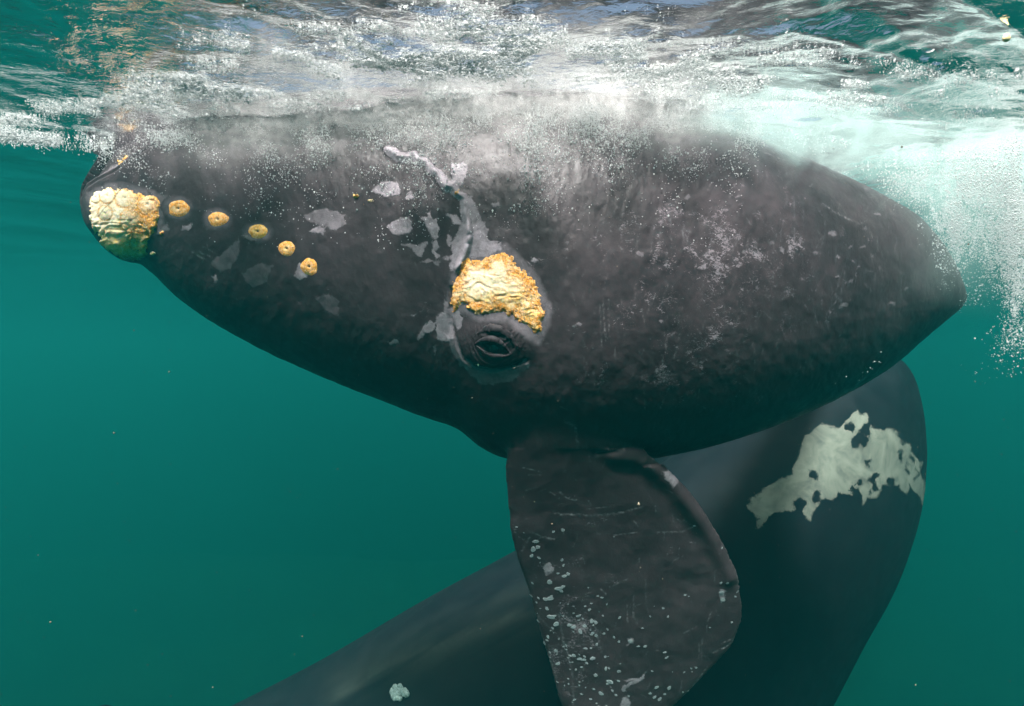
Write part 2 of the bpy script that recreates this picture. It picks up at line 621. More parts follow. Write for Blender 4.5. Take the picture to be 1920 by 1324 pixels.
def uniq_edges(E, inverse=False):
    E = np.sort(E.astype(np.int64), axis=1)
    r = np.unique((E[:, 0] << 32) | E[:, 1], return_inverse=inverse)
    k = r[0] if inverse else r
    U = np.stack([k >> 32, k & 0xFFFFFFFF], 1)
    return (U, r[1].ravel()) if inverse else U


def quad_edges(F):
    return uniq_edges(np.concatenate([F[:, [0, 1]], F[:, [1, 2]], F[:, [2, 3]], F[:, [3, 0]]]))


def smooth_verts(V, F, it, w=None, lam=0.6):
    E = quad_edges(F)
    n = len(V)
    deg = np.bincount(E.ravel(), minlength=n).astype(float)[:, None]
    for _ in range(it):
        S = np.zeros_like(V)
        for k in range(3):
            S[:, k] = np.bincount(E[:, 0], V[E[:, 1], k], n) + np.bincount(E[:, 1], V[E[:, 0], k], n)
        d = (S / np.maximum(deg, 1) - V) * lam
        V = V + (d if w is None else d * w[:, None])
    return V


def vert_normals(V, F):
    n = np.cross(V[F[:, 2]] - V[F[:, 0]], V[F[:, 3]] - V[F[:, 1]])
    N = np.zeros_like(V)
    for k in range(4):
        for c in range(3):
            N[:, c] += np.bincount(F[:, k], n[:, c], len(V))
    return N / np.maximum(np.linalg.norm(N, axis=1), 1e-12)[:, None]


def split_quads(V, F, sel):
    """1-to-4 split of the selected quads"""
    Fs = F[sel]
    E = np.concatenate([Fs[:, [0, 1]], Fs[:, [1, 2]], Fs[:, [2, 3]], Fs[:, [3, 0]]])
    U, inv = uniq_edges(E, True)
    m = len(Fs)
    mid = (V[U[:, 0]] + V[U[:, 1]]) / 2
    cen = V[Fs].mean(1)
    b = len(V); c = b + len(U)
    e = [b + inv[k * m:(k + 1) * m] for k in range(4)]
    ci = c + np.arange(m)
    new = np.concatenate([np.stack([Fs[:, k], e[k], ci, e[(k + 3) % 4]], 1) for k in range(4)])
    return np.vstack([V, mid, cen]), np.vstack([F[~sel], new])


# ------------------------------------------------------------------ the near whale
CALF_COLS = [  # bearing, top, bottom, axis distance, half width
    (149, 372, 376, 3.32, 0.02), (151, 352, 392, 3.32, 0.07), (155, 342, 408, 3.32, 0.11), (163, 328, 424, 3.32, 0.16), (175, 308, 442, 3.33, 0.21),
    (200, 272, 470, 3.34, 0.28), (235, 246, 490, 3.35, 0.35), (262, 232, 494, 3.36, 0.39), (285, 222, 512, 3.36, 0.42), (330, 205, 556, 3.37, 0.48), (400, 190, 605, 3.38, 0.55),
    (500, 178, 660, 3.40, 0.64), (600, 170, 705, 3.40, 0.71), (700, 165, 745, 3.40, 0.77), (800, 163, 784, 3.40, 0.83),
    (855, 163, 803, 3.40, 0.86), (900, 163, 838, 3.40, 0.88), (940, 164, 858, 3.40, 0.90), (1000, 166, 868, 3.40, 0.92),
    (1100, 172, 870, 3.41, 0.94), (1200, 185, 863, 3.43, 0.95), (1300, 215, 846, 3.46, 0.94), (1400, 248, 818, 3.50, 0.91),
    (1500, 290, 781, 3.56, 0.84), (1600, 336, 733, 3.64, 0.74), (1680, 378, 682, 3.72, 0.60), (1720, 403, 646, 3.77, 0.50),
    (1760, 446, 613, 3.82, 0.38), (1788, 486, 590, 3.86, 0.27), (1804, 522, 576, 3.88, 0.15), (1811, 543, 565, 3.89, 0.07), (1814, 553, 558, 3.89, 0.02)]
FLIP_ROWS = [  # elevation, leading edge, trailing edge, distance, half thickness
    (742, 1010, 1090, 2.84, 0.13), (780, 985, 1130, 2.855, 0.14), (810, 968, 1160, 2.885, 0.14), (838, 955, 1192, 2.925, 0.135), (850, 948, 1215, 2.945, 0.13), (880, 945, 1250, 2.988, 0.125),
    (930, 949, 1298, 3.059, 0.115), (1000, 957, 1345, 3.159, 0.11), (1050, 968, 1372, 3.230, 0.105), (1100, 986, 1391, 3.301, 0.10),
    (1150, 1000, 1396, 3.372, 0.095), (1200, 1015, 1382, 3.443, 0.09), (1250, 1030, 1342, 3.514, 0.085), (1300, 1043, 1292, 3.586, 0.08),
    (1350, 1062, 1240, 3.657, 0.07), (1390, 1090, 1195, 3.714, 0.055), (1412, 1125, 1160, 3.745, 0.035)]

body_parts = [loft_columns(CALF_COLS, 260, 180), loft_rows(FLIP_ROWS, 160, 72)]
# tail stock and flukes run on behind the visible flank
body_parts.append(loft_tube([(1.3, 3.5, 0.42, 0.75, 0.62), (2.1, 4.3, 0.50, 0.62, 0.5), (3.1, 5.4, 0.58, 0.42, 0.34), (4.1, 6.7, 0.66, 0.25, 0.20), (5.0, 7.8, 0.70, 0.13, 0.12), (5.6, 8.5, 0.72, 0.05, 0.16)]))
fd = np.array([0.65, 0.76, 0]); fs = np.array([0.76, -0.65, 0])
for sg in (-1, 1):
    base = np.array([5.0, 7.8, 0.70])
    pth = [tuple(base + fd * f + fs * sg * w) + (th, ch) for f, w, th, ch in ((0.05, 0.0, 0.07, 0.32), (0.12, 0.3, 0.05, 0.27), (0.25, 0.65, 0.035, 0.19), (0.45, 1.0, 0.015, 0.05))]
    body_parts.append(loft_tube(pth, 28, 36))

CV, CF = union_remesh(body_parts, 0.0138)
CV = smooth_verts(CV, CF, 3)
u, v = chart(CV)
junction = np.exp(-((polyline_dist(u, v, [(960, 815), (1040, 790), (1130, 800)]) / 60) ** 2)) * (CV[:, 1] < 3.6) * sstep(1190, 1120, u)
CV = smooth_verts(CV, CF, 40, junction)
flipw = ((v > 880) & (CV[:, 1] < 4.0) & (u > 900)).astype(float)
CV = smooth_verts(CV, CF, 10, flipw, 0.5)
N = vert_normals(CV, CF)
if (N * (CV - CV.mean(0))).sum() < 0:
    CF = CF[:, ::-1].copy(); N = -N
# refine the flank that faces the diver
cen = CV[CF].mean(1); fn = N[CF].mean(1)
cu, cvv = chart(cen)
facing = (fn * cen).sum(1) < 0.12 * np.linalg.norm(cen, axis=1)
sel = facing & (cu > -60) & (cu < 1980) & (cvv > 90) & (cvv < 1400) & (cen[:, 1] < 4.6)
CV, CF = split_quads(CV, CF, sel)
CV = smooth_verts(CV, CF, 2, lam=0.4)
N = vert_normals(CV, CF)
u, v = chart(CV)
front = ((N * CV).sum(1) < 0.1) & (CV[:, 1] < 4.6)
on_flip = ((v > 842) & (CV[:, 1] < 2.93) & (u > 930)) | ((v > 872) & (CV[:, 1] < 3.2 + (v - 872) * 0.0016) & (u > 930) & (u < 1420))
body_front = front & ~on_flip


def zoom(x0, y0, s, pts):
    return [(x0 + x / s, y0 + y / s) for x, y in pts]


Z4 = lambda *p: zoom(680, 270, 5.297, p)
ZE = lambda *p: zoom(640, 400, 2.758, p)
ZS = lambda *p: zoom(120, 300, 3.31, p)
ZF = lambda *p: zoom(900, 820, 2.627, p)

RIDGE = Z4((250, 60), (356, 125), (440, 132), (510, 112), (550, 170), (640, 180), (685, 260), (760, 300), (800, 380), (830, 430), (900, 430), (945, 500), (1010, 530), (1022, 590), (1030, 700), (1050, 800), (1066, 900), (1050, 1000), (1010, 1130), (950, 1240))
SOCKET = [(846, 540), (845, 575), (848, 610), (858, 645), (872, 672), (893, 688), (925, 694), (955, 688), (985, 675)]
LIP = [(148, 368), (160, 350), (180, 337), (215, 318), (250, 292), (300, 262), (350, 240), (420, 218), (480, 205)]
EYE = (926, 652)

PATCHES = [  # tone, outline of patches of pale sloughing skin
    (0.85, Z4((75, 465), (140, 410), (190, 385), (290, 370), (350, 410), (375, 470), (350, 510), (230, 515), (150, 490))),
    (0.80, Z4((420, 515), (470, 478), (520, 520), (500, 545), (455, 552), (425, 535))),
    (0.85, Z4((245, 830), (290, 785), (380, 740), (465, 725), (500, 830), (480, 870), (400, 890), (290, 890))),
    (0.95, Z4((580, 740), (640, 715), (620, 680), (650, 665), (680, 690), (690, 760), (740, 740), (750, 830), (770, 860), (760, 930), (730, 960), (680, 920), (660, 870), (620, 810))),
    (0.90, Z4((830, 700), (860, 672), (930, 710), (970, 740), (980, 800), (900, 800), (885, 740), (840, 720))),
    (0.75, Z4((370, 985), (440, 980), (560, 1000), (640, 960), (630, 1030), (580, 1130), (510, 1090), (460, 1030))),
    (0.80, Z4((680, 990), (730, 960), (780, 1020), (740, 1060), (780, 1130), (730, 1135), (700, 1060))),
    (0.85, Z4((845, 920), (865, 895), (895, 940), (900, 1000), (880, 1015), (850, 980))),
    (0.95, Z4((970, 640), (1030, 680), (1070, 900), (1040, 1020), (990, 1180), (930, 1290), (870, 1240), (890, 1100), (900, 980), (960, 860), (985, 780))),
    (0.85, Z4((1040, 560), (1090, 520), (1160, 700), (1240, 860), (1260, 960), (1350, 980), (1360, 1040), (1200, 1110), (1080, 1120), (1030, 1090), (1070, 950), (1070, 800))),
    (0.80, Z4((880, 190), (930, 200), (1020, 180), (1050, 240), (1030, 340), (1000, 430), (930, 420), (880, 380))),
    (0.80, Z4((800, 1130), (900, 1100), (890, 1150), (800, 1155))),
    (0.70, Z4((1285, 595), (1360, 595), (1360, 630), (1285, 630))),
    (0.55, Z4((570, 1180), (640, 1130), (690, 1150), (640, 1190))),
    (0.55, Z4((700, 1160), (780, 1150), (760, 1215), (710, 1200))),
    (0.90, [(993, 490), (1002, 484), (1010, 488), (1004, 493), (995, 493)]),
    (0.85, ZE((390, 650), (420, 580), (460, 555), (495, 570), (480, 610), (440, 630), (400, 660))),
    (0.85, ZE((490, 600), (500, 520), (550, 500), (575, 560), (590, 640), (560, 680), (520, 665), (490, 650))),
    (0.38, ZE((560, 640), (600, 640), (640, 740), (700, 790), (800, 805), (900, 790), (970, 745), (960, 790), (920, 850), (840, 875), (740, 890), (690, 850), (620, 790), (580, 710))),
    (0.75, ZE((560, 500), (610, 520), (635, 540), (625, 590), (600, 610), (575, 560))),
    (0.70, ZE((245, 660), (300, 645), (305, 670), (260, 675))),
    (0.60, ZE((480, 700), (500, 690), (490, 735))),
    (0.60, ZE((350, 525), (400, 508), (380, 530))),
    (0.45, ZS((1490, 350), (1560, 310), (1640, 310), (1730, 340), (1755, 400), (1700, 425), (1650, 440), (1560, 400))),
    (0.75, ZS((1510, 440), (1560, 410), (1620, 420), (1610, 470), (1580, 450), (1540, 465))),
    (0.80, ZS((1440, 690), (1470, 630), (1490, 680), (1510, 720), (1470, 745), (1440, 735))),
    (0.80, ZS((725, 430), (790, 380), (795, 400), (770, 430))),
    (0.35, ZS((550, 460), (640, 390), (650, 440), (600, 480))),
    (0.25, ZS((910, 650), (1000, 560), (1090, 480), (1080, 600), (1040, 680), (960, 690))),
    (0.22, ZS((1100, 700), (1200, 640), (1300, 650), (1260, 760), (1180, 800))),
    (0.22, ZS((1560, 850), (1640, 830), (1721, 880), (1700, 970), (1620, 950))),
    (0.70, ZS((920, 720), (940, 705), (962, 730), (950, 760), (925, 755))),
    (0.45, ZS((1130, 480), (1200, 500), (1160, 520))),
    (0.35, [(170, 322), (190, 300), (205, 300), (200, 318), (180, 332)]),
    (0.75, ZF((880, 160), (920, 165), (965, 205), (945, 245), (905, 200))),
    (0.80, ZF((1175, 745), (1215, 750), (1210, 800), (1190, 822), (1182, 790))),
    (0.90, ZF((310, 640), (345, 625), (365, 640), (350, 665), (318, 680))),
    (0.85, ZF((700, 1195), (770, 1185), (815, 1162), (810, 1185), (760, 1215), (705, 1255), (690, 1240), (740, 1205))),
    (0.85, ZF((690, 1300), (720, 1270), (745, 1300), (735, 1340), (690, 1340))),
    (0.70, ZF((720, 990), (755, 995), (750, 1025), (730, 1020))),
]
RNG_P = np.random.default_rng(5)
for _ in range(60):                              # small torn flakes along the rear flank
    px, py = RNG_P.uniform(1060, 1700), RNG_P.uniform(330, 700)
    if py > 700 - (px - 1250) * 0.1:
        continue
    r = RNG_P.uniform(1.5, 6.5)
    an = np.sort(RNG_P.uniform(0, 6.28, 6))
    PATCHES.append((RNG_P.uniform(0.25, 0.55), [(px + r * 1.5 * math.cos(t) * RNG_P.uniform(0.6, 1.2), py + r * math.sin(t) * RNG_P.uniform(0.6, 1.2)) for t in an]))

n = len(CV)
uw = u + 3.2 * fbm(u * 0.07, v * 0.07, octv=3, s=200); vw = v + 3.2 * fbm(u * 0.07 + 31, v * 0.07, octv=3, s=201)
patch = np.full(n, -12.0); tone = np.zeros(n)
for tn, pg in PATCHES:
    a_ = np.array(pg); lo, hi = a_.min(0) - 12, a_.max(0) + 12
    flipper_mark = lo[1] > 838 and lo[0] > 930
    idx = np.where((on_flip if flipper_mark else body_front) & (u > lo[0]) & (u < hi[0]) & (v > lo[1]) & (v < hi[1]))[0]
    sd = poly_sd(uw[idx], vw[idx], pg)
    better = sd > patch[idx]
    j = idx[better]
    patch[j] = sd[better]; tone[j] = tn
BROW_C = [(850, 590), (845, 560), (850, 522), (862, 496), (905, 480), (945, 464), (975, 492), (1008, 528), (1024, 570), (1028, 595), (1018, 620), (1008, 640), (985, 622), (955, 596), (905, 594), (866, 578)]
for pg, tn, grow in ((BROW_C, 0.36, 7), ([(335 + 24 * math.cos(t), 391 + 20 * math.sin(t)) for t in np.linspace(0, 6, 14)], 0.3, 2), ([(408 + 24 * math.cos(t), 411 + 18 * math.sin(t)) for t in np.linspace(0, 6, 14)], 0.3, 2), ([(483 + 23 * math.cos(t), 434 + 17 * math.sin(t)) for t in np.linspace(0, 6, 14)], 0.3, 2), ([(166, 392), (168, 366), (205, 346), (262, 356), (304, 372), (304, 405), (290, 440)], 0.35, 4)):
    a_ = np.array(pg); lo, hi = a_.min(0) - 22, a_.max(0) + 22
    idx = np.where(body_front & (u > lo[0]) & (u < hi[0]) & (v > lo[1]) & (v < hi[1]))[0]
    sd = poly_sd(uw[idx], vw[idx], pg) + grow
    better = (sd > patch[idx]) & (sd > -6)
    j = idx[better]
    tone[j] = np.where(patch[j] > -2, tone[j], tn * sstep(-6, 6, sd[better])); patch[j] = np.maximum(patch[j], sd[better] + 6)
# the pale rope of the mouth corner
dr = polyline_dist(u, v, RIDGE)
rw = 9.0 + 3.0 * vnoise(u * 0.05, v * 0.05, s=3)
m_ = body_front & (rw - dr > patch)
patch[m_] = (rw - dr)[m_]; tone[m_] = 1.0
dsk = polyline_dist(u, v, [(861, 502), (846, 530), (838, 570), (840, 612), (850, 650), (866, 680), (888, 700), (925, 706), (960, 700), (985, 684)])
bw = 6.0 + 2.5 * vnoise(u * 0.06, v * 0.06, s=19)
m_ = body_front & (bw - dsk > patch)
patch[m_] = (bw - dsk)[m_]; tone[m_] = 0.5
patch = np.clip(patch, -12, 12)

# relief
disp = np.zeros(n)
wob = 0.7 + 0.6 * np.abs(vnoise(u * 0.06, v * 0.06, s=9))
disp += body_front * 0.022 * wob * np.exp(-(dr / 6.5) ** 2)                               # rope
groove = polyline_dist(u, v, [(x + 7, y + 1) for x, y in RIDGE[10:]])
disp -= body_front * 0.008 * np.exp(-(groove / 3.0) ** 2)
dl = polyline_dist(u, v, LIP)
lipy = np.interp(u, [p[0] for p in LIP], [p[1] for p in LIP], left=368, right=205)
above = np.clip(lipy - v, 0, None)
disp -= body_front * (u < 600) * 0.055 * sstep(0, 26, above) * sstep(520, 380, u)          # rostrum tucked behind the lip
disp -= body_front * 0.012 * np.exp(-(dl / 3.0) ** 2) * (u < 520)
ds = polyline_dist(u, v, SOCKET)
disp -= body_front * 0.016 * np.exp(-(ds / 3.2) ** 2)
eu, ev_ = (u - EYE[0]) / 72, (v - EYE[1] + 6) / 46
rr = np.hypot(eu, ev_)
disp += body_front * 0.030 * np.exp(-(rr ** 4))                                            # bulge that carries the eye
ex = (u - EYE[0]) * math.cos(0.18) + (v - EYE[1]) * math.sin(0.18); ey = -(u - EYE[0]) * math.sin(0.18) + (v - EYE[1]) * math.cos(0.18)
re = np.hypot(ex / 30, ey / 20)
ringf = np.sin(re * 10.5 + 0.8 * vnoise(u * 0.05, v * 0.05, s=13)) * np.exp(-((re - 0.9) / 0.8) ** 2)
disp += body_front * 0.0 * ringf * (re > 0.4)
fold = 1 - np.abs(fbm(ex * 0.035 + 3, ey * 0.16 + 0.004 * ex * ex, octv=3, s=15)) * 2
disp += body_front * 0.0045 * fold * np.exp(-(rr / 0.85) ** 4)
disp -= body_front * 0.020 * np.exp(-(re / 0.42) ** 2)
# broad unevenness and skin folds
disp += body_front * 0.003 * fbm(u * 0.012, v * 0.012, octv=3, s=51)
disp += body_front * 0.0016 * fbm(u * 0.08, v * 0.05, octv=3, s=52)
crease = polyline_dist(u, v, [(1122, 853), (1140, 848), (1165, 843)])
disp -= 0.012 * np.exp(-(crease / 3.5) ** 2) * front
disp += on_flip * front * 0.004 * fbm(u * 0.02, v * 0.02, octv=3, s=54)
rim = polyline_dist(u, v, [(1146, 856), (1190, 852), (1240, 886), (1288, 940), (1335, 1010), (1368, 1080)])
disp += on_flip * front * 0.022 * np.exp(-(rim / 17) ** 2)
inner = polyline_dist(u, v, [(1118, 852), (1150, 872), (1200, 890), (1250, 940), (1300, 1010)])
disp -= on_flip * front * 0.010 * np.exp(-(inner / 16) ** 2)
CV = CV + N * disp[:, None]

# scratches, plus the lit flipper-shoulder edge painted as pale lines
SCR_LIT_EDGE = [  # width, strength, points
    (1.3, 0.8, [(1542, 383), (1575, 403), (1592, 412)]), (1.2, 0.6, [(1592, 412), (1612, 420), (1624, 414)]), (1.2, 0.6, [(1242, 665), (1244, 710)]), (1.0, 0.4, [(1213, 707), (1268, 701)]),
    (1.6, 1.0, [(1568, 744), (1600, 728), (1624, 708)]), (0.9, 0.4, [(1030, 310), (1070, 308), (1122, 310)]), (0.9, 0.4, [(1035, 320), (1090, 317), (1150, 335)]), (0.9, 0.4, [(1112, 290), (1147, 316)]),
    (0.9, 0.5, [(1255, 725), (1238, 765)]), (0.9, 0.4, [(1208, 735), (1209, 768)]), (1.0, 0.5, [(1130, 560), (1136, 640)]), (1.0, 0.4, [(1125, 570), (1128, 650)]), (1.0, 0.45, [(1141, 560), (1142, 625)]),
    (1.0, 0.5, [(1340, 265), (1400, 272), (1470, 300)]), (1.0, 0.5, [(1400, 262), (1440, 275), (1500, 300)]), (1.4, 0.5, [(295, 262), (250, 298)]),
    (1.5, 0.5, ZS((800, 570), (870, 620))), (1.5, 0.5, ZS((835, 570), (915, 605))), (1.2, 0.4, ZS((865, 540), (945, 580))), (1.2, 0.4, ZS((1130, 480), (1150, 520))),
    (1.6, 0.6, ZF((365, 370), (400, 380), (600, 385), (700, 372), (800, 340))), (1.2, 0.6, ZF((395, 270), (430, 300), (475, 310))), (1.4, 0.5, ZF((235, 455), (300, 485), (365, 500))), (1.6, 0.35, ZF((195, 580), (245, 490))),
    (1.2, 0.45, ZF((860, 470), (1000, 467), (1060, 435))), (1.0, 0.5, ZF((660, 485), (770, 468))), (1.2, 0.7, ZF((640, 735), (690, 710), (720, 698))), (1.2, 0.5, ZF((595, 748), (620, 770))),
    (1.0, 0.5, ZF((758, 780), (755, 880), (775, 920))), (1.0, 0.45, ZF((725, 820), (727, 910))), (1.0, 0.35, ZF((815, 700), (820, 830), (828, 860))), (1.6, 0.35, ZF((390, 880), (410, 1000), (455, 1160), (460, 1320))),
    (1.3, 0.45, ZF((285, 880), (400, 1000), (425, 1025))), (1.3, 0.4, ZF((340, 1030), (520, 1022))), (1.2, 0.4, ZF((565, 930), (600, 1060))), (1.2, 0.8, ZF((1150, 1060), (1220, 1025), (1265, 985))), (1.2, 0.7, ZF((1190, 1012), (1265, 985))),
    (1.0, 0.5, ZF((1005, 965), (1065, 930))), (1.0, 0.5, ZF((1115, 915), (1138, 862))), (1.0, 0.5, ZF((1080, 1015), (1080, 1100))), (1.0, 0.4, ZF((1095, 985), (1092, 1075))), (1.0, 0.7, ZF((1275, 915), (1305, 885))),
    (1.2, 0.6, ZF((1120, 1130), (1080, 1190), (1045, 1230))), (1.2, 0.5, ZF((995, 1200), (985, 1250))), (1.2, 0.5, ZF((960, 1290), (975, 1324))), (1.2, 0.6, ZF((350, 1110), (375, 1185))), (1.0, 0.4, ZF((445, 1230), (490, 1230))),
    (2.6, 0.55, [(1124, 854), (1145, 847), (1170, 843), (1192, 842), (1212, 850)]), (1.6, 0.6, [(1160, 846), (1200, 846), (1235, 866)]), (1.2, 0.5, [(1375, 1070), (1390, 1110), (1394, 1150)]), (2.2, 0.5, [(1060, 790), (1078, 800), (1085, 840)]), (1.6, 0.5, [(1066, 845), (1092, 862)]), (0.9, 0.5, ZF((210, 150), (300, 170))), (0.9, 0.5, ZF((240, 186), (300, 186))), (0.9, 0.35, ZF((225, 262), (285, 245))), (0.9, 0.3, ZF((530, 355), (660, 340)))]  # the shoulder lines listed first stand for its lit edge, painted pale
for _ in range(420):                              # countless small rubs over the flank
    px, py = RNG_P.uniform(330, 1740), RNG_P.uniform(255, 830)
    L = RNG_P.uniform(4, 26); an = RNG_P.normal(1.25, 0.5) if px > 1000 else RNG_P.normal(0.6, 0.7)
    SCR_LIT_EDGE.append((RNG_P.uniform(0.6, 1.0), RNG_P.uniform(0.08, 0.3) * (1.2 if px > 1050 else 0.8), [(px, py), (px + L * math.cos(an), py + L * math.sin(an))]))
for _ in range(120):
    px, py = RNG_P.uniform(1080, 1700), RNG_P.uniform(330, 720)
    L = RNG_P.uniform(10, 45); an = RNG_P.normal(1.75, 0.22)
    SCR_LIT_EDGE.append((RNG_P.uniform(0.7, 1.6), RNG_P.uniform(0.10, 0.32), [(px, py), (px + L * 0.5 * math.cos(an) + RNG_P.normal(0, 2), py + L * 0.5 * math.sin(an)), (px + L * math.cos(an), py + L * math.sin(an))]))
for _ in range(110):
    px, py = RNG_P.uniform(960, 1380), RNG_P.uniform(860, 1330)
    L = RNG_P.uniform(3, 16); an = RNG_P.uniform(0, 6.28)
    SCR_LIT_EDGE.append((RNG_P.uniform(0.6, 1.0), RNG_P.uniform(0.15, 0.5), [(px, py), (px + L * math.cos(an), py + L * math.sin(an))]))
scr_lit_edge = np.zeros(n)
for w, st, pts in SCR_LIT_EDGE:
    a_ = np.array(pts); lo, hi = a_.min(0) - 5, a_.max(0) + 5
    flipper_mark = lo[1] > 842 and lo[0] > 930
    idx = np.where((on_flip if flipper_mark else body_front) & (u > lo[0]) & (u < hi[0]) & (v > lo[1]) & (v < hi[1]))[0]
    if len(idx):
        d = polyline_dist(u[idx], v[idx], pts)
        br = 0.6 + 0.5 * vnoise(u[idx] * 0.25, v[idx] * 0.25, s=60)
        scr_lit_edge[idx] = np.maximum(scr_lit_edge[idx], st * br * np.exp(-(d / (w * 1.25)) ** 2))
# mottling: strongest on the rear flank
mot = np.exp(-(((u - 1330) / 300) ** 2 + ((v - 500) / 190) ** 2)) * 1.0
mot += 0.55 * np.exp(-(((u - 1290) / 200) ** 2 + ((v - 720) / 60) ** 2))
mot += 0.35 * np.exp(-(((u - 800) / 130) ** 2 + ((v - 440) / 110) ** 2)) + 0.25
mot = np.where(on_flip, 0.40 + 0.9 * np.exp(-(((u - 1070) / 70) ** 2 + ((v - 1200) / 130) ** 2)), mot)
mot = np.where(front, mot, 0.3) * (1 - 0.9 * np.exp(-((rr / 1.1) ** 4)))

calf = thing('young_whale', 'dark young whale with yellow callosities, side-on just beneath the rippled surface', 'whale')
me = np_mesh('body', CV, CF)
for nm, val in (('patch', patch), ('tone', tone), ('scratch_lit_edge', scr_lit_edge), ('mottle', mot)):
    set_attr(me, nm, val)
link('body', me, M_CALF, calf)

tri = np.concatenate([CF[:, [0, 1, 2]], CF[:, [0, 2, 3]]])
keep = ((CV[:, 1] < 4.6))[tri].all(1)
BVH = BVHTree.FromPolygons(CV.tolist(), tri[keep].tolist())


def hit(px, py, bvh=None):
    d = Vector(((px - 960) / 960, 1.0, (662 - py) / 960)).normalized()
    loc, nrm, _, _ = (bvh or BVH).ray_cast(Vector((0, 0, 0)), d)
    if loc is None:
        return None, None
    if nrm.dot(d) > 0:
        nrm = -nrm
    return np.array(loc), np.array(nrm)


def surface_patch(name, outline, step, height, paint, parent, mat, label=None, rag=3.4):
    """a crust that follows the skin: outline in chart units, height(u,v,sd) in metres, paint(u,v,sd) -> colour, grain"""
    a_ = np.array(outline)
    us = np.arange(a_[:, 0].min() - 4, a_[:, 0].max() + 4, step); vs = np.arange(a_[:, 1].min() - 4, a_[:, 1].max() + 4, step)
    U, W = np.meshgrid(us, vs)
    sd = poly_sd(U.ravel(), W.ravel(), outline).reshape(U.shape)
    sd = sd + rag * fbm(U * 0.13, W * 0.13, octv=4, s=71, gain=0.65)
    ok = sd > -2.5
    P = np.zeros(U.shape + (3,)); NN = np.zeros_like(P)
    for i_, j_ in zip(*np.where(ok)):
        l, nn = hit(U[i_, j_], W[i_, j_])
        if l is None:
            ok[i_, j_] = False
        else:
            P[i_, j_] = l; NN[i_, j_] = nn
    h = height(U, W, sd)
    h = np.where(sd < 0, -0.012, h * sstep(-0.5, 8, sd) - 0.001)
    P = P + NN * h[..., None]
    ids = -np.ones(U.shape, int); ids[ok] = np.arange(ok.sum())
    q = np.stack([ids[:-1, :-1], ids[1:, :-1], ids[1:, 1:], ids[:-1, 1:]], -1).reshape(-1, 4)
    pu = P.reshape(-1, 3)
    q = q[(q >= 0).all(1)]
    Vp = P[ok]
    ext = np.abs(Vp[q][:, :, 1].max(1) - Vp[q][:, :, 1].min(1)) < 0.09
    q = q[ext]
    me = np_mesh(name, Vp, q)
    c, g = paint(U, W, sd)
    set_col(me, 'tint', c[ok]); set_attr(me, 'grain', g[ok])
    o = link(name, me, mat, parent)
    if label:
        o['label'] = label
    return o


def lerp(a, b, t):
    return np.asarray(a) * (1 - t[..., None]) + np.asarray(b) * t[..., None]


ORANGE, YELLOW, CREAM, GREYC = (0.82, 0.37, 0.07), (0.85, 0.54, 0.17), (0.90, 0.76, 0.53), (0.50, 0.47, 0.38)


def wrinkle(U, W, sx, sy, s):
    wu = U + 10 * fbm(U * 0.03, W * 0.03, octv=2, s=s + 1); wv = W + 8 * fbm(U * 0.03 + 7, W * 0.03, octv=2, s=s + 2)
    return 1 - np.abs(fbm(wu * sx, wv * sy, octv=3, s=s)) * 1.6


# brow callosity over the eye
BROW = [(850, 590), (845, 560), (850, 522), (862, 496), (874, 482), (892, 484), (905, 487), (922, 474), (945, 470), (962, 482), (972, 497), (988, 508), (1004, 530), (1016, 560), (1023, 590), (1016, 612), (1008, 632), (992, 614), (972, 606), (955, 590), (930, 584), (905, 590), (886, 586), (866, 568), (858, 580)]


def brow_h(U, W, sd):
    dome = 0.006 * sstep(0, 45, sd) + 0.006 * sstep(470, 600, W)
    wr = wrinkle(U, W, 0.035, 0.10, 81)
    mid = sstep(6, 26, sd)
    gr = 0.0008 * vnoise(U * 0.35, W * 0.35, s=84)
    return 0.003 + dome + mid * 0.0024 * (wr - 0.5) + (1 - mid) * gr + 0.0009 * fbm(U * 0.2, W * 0.2, octv=2, s=83)


def brow_p(U, W, sd):
    mid = sstep(6, 34, sd + 12 * fbm(U * 0.07, W * 0.07, octv=2, s=85))
    low = sstep(525, 575, W + 0.15 * (U - 930))
    inner = lerp(CREAM, YELLOW, np.clip(low * 0.75 + 0.25 * fbm(U * 0.1, W * 0.1, octv=2, s=86), 0, 1))
    c = lerp(ORANGE, (1, 1, 1), np.zeros_like(U)) * (1 - mid[..., None]) + inner * mid[..., None]
    fade = sstep(575, 600, W) * sstep(990, 950, U)
    c = c * (1 - 0.5 * fade[..., None])
    g = np.clip(1 - 0.8 * mid + 0.55 * sstep(960, 1000, U) * sstep(500, 540, W), 0, 1)
    return c, g


surface_patch('brow_callosity', BROW, 1.3, brow_h, brow_p, calf, M_CALLO, 'wrinkled yellow callosity with grainy orange rim above the eye')

# chin callosity with its small domes
CHIN = [(166, 392), (168, 372), (180, 358), (205, 352), (235, 352), (262, 362), (285, 366), (300, 376), (302, 400), (296, 425), (282, 440), (278, 462), (276, 478), (266, 490), (240, 490), (215, 482), (195, 464), (180, 440), (168, 415)]
DOMES = [(181, 370, 11), (203, 367, 15), (236, 371, 19), (279, 383, 20), (248, 413, 21), (200, 400, 13), (263, 452, 16)]


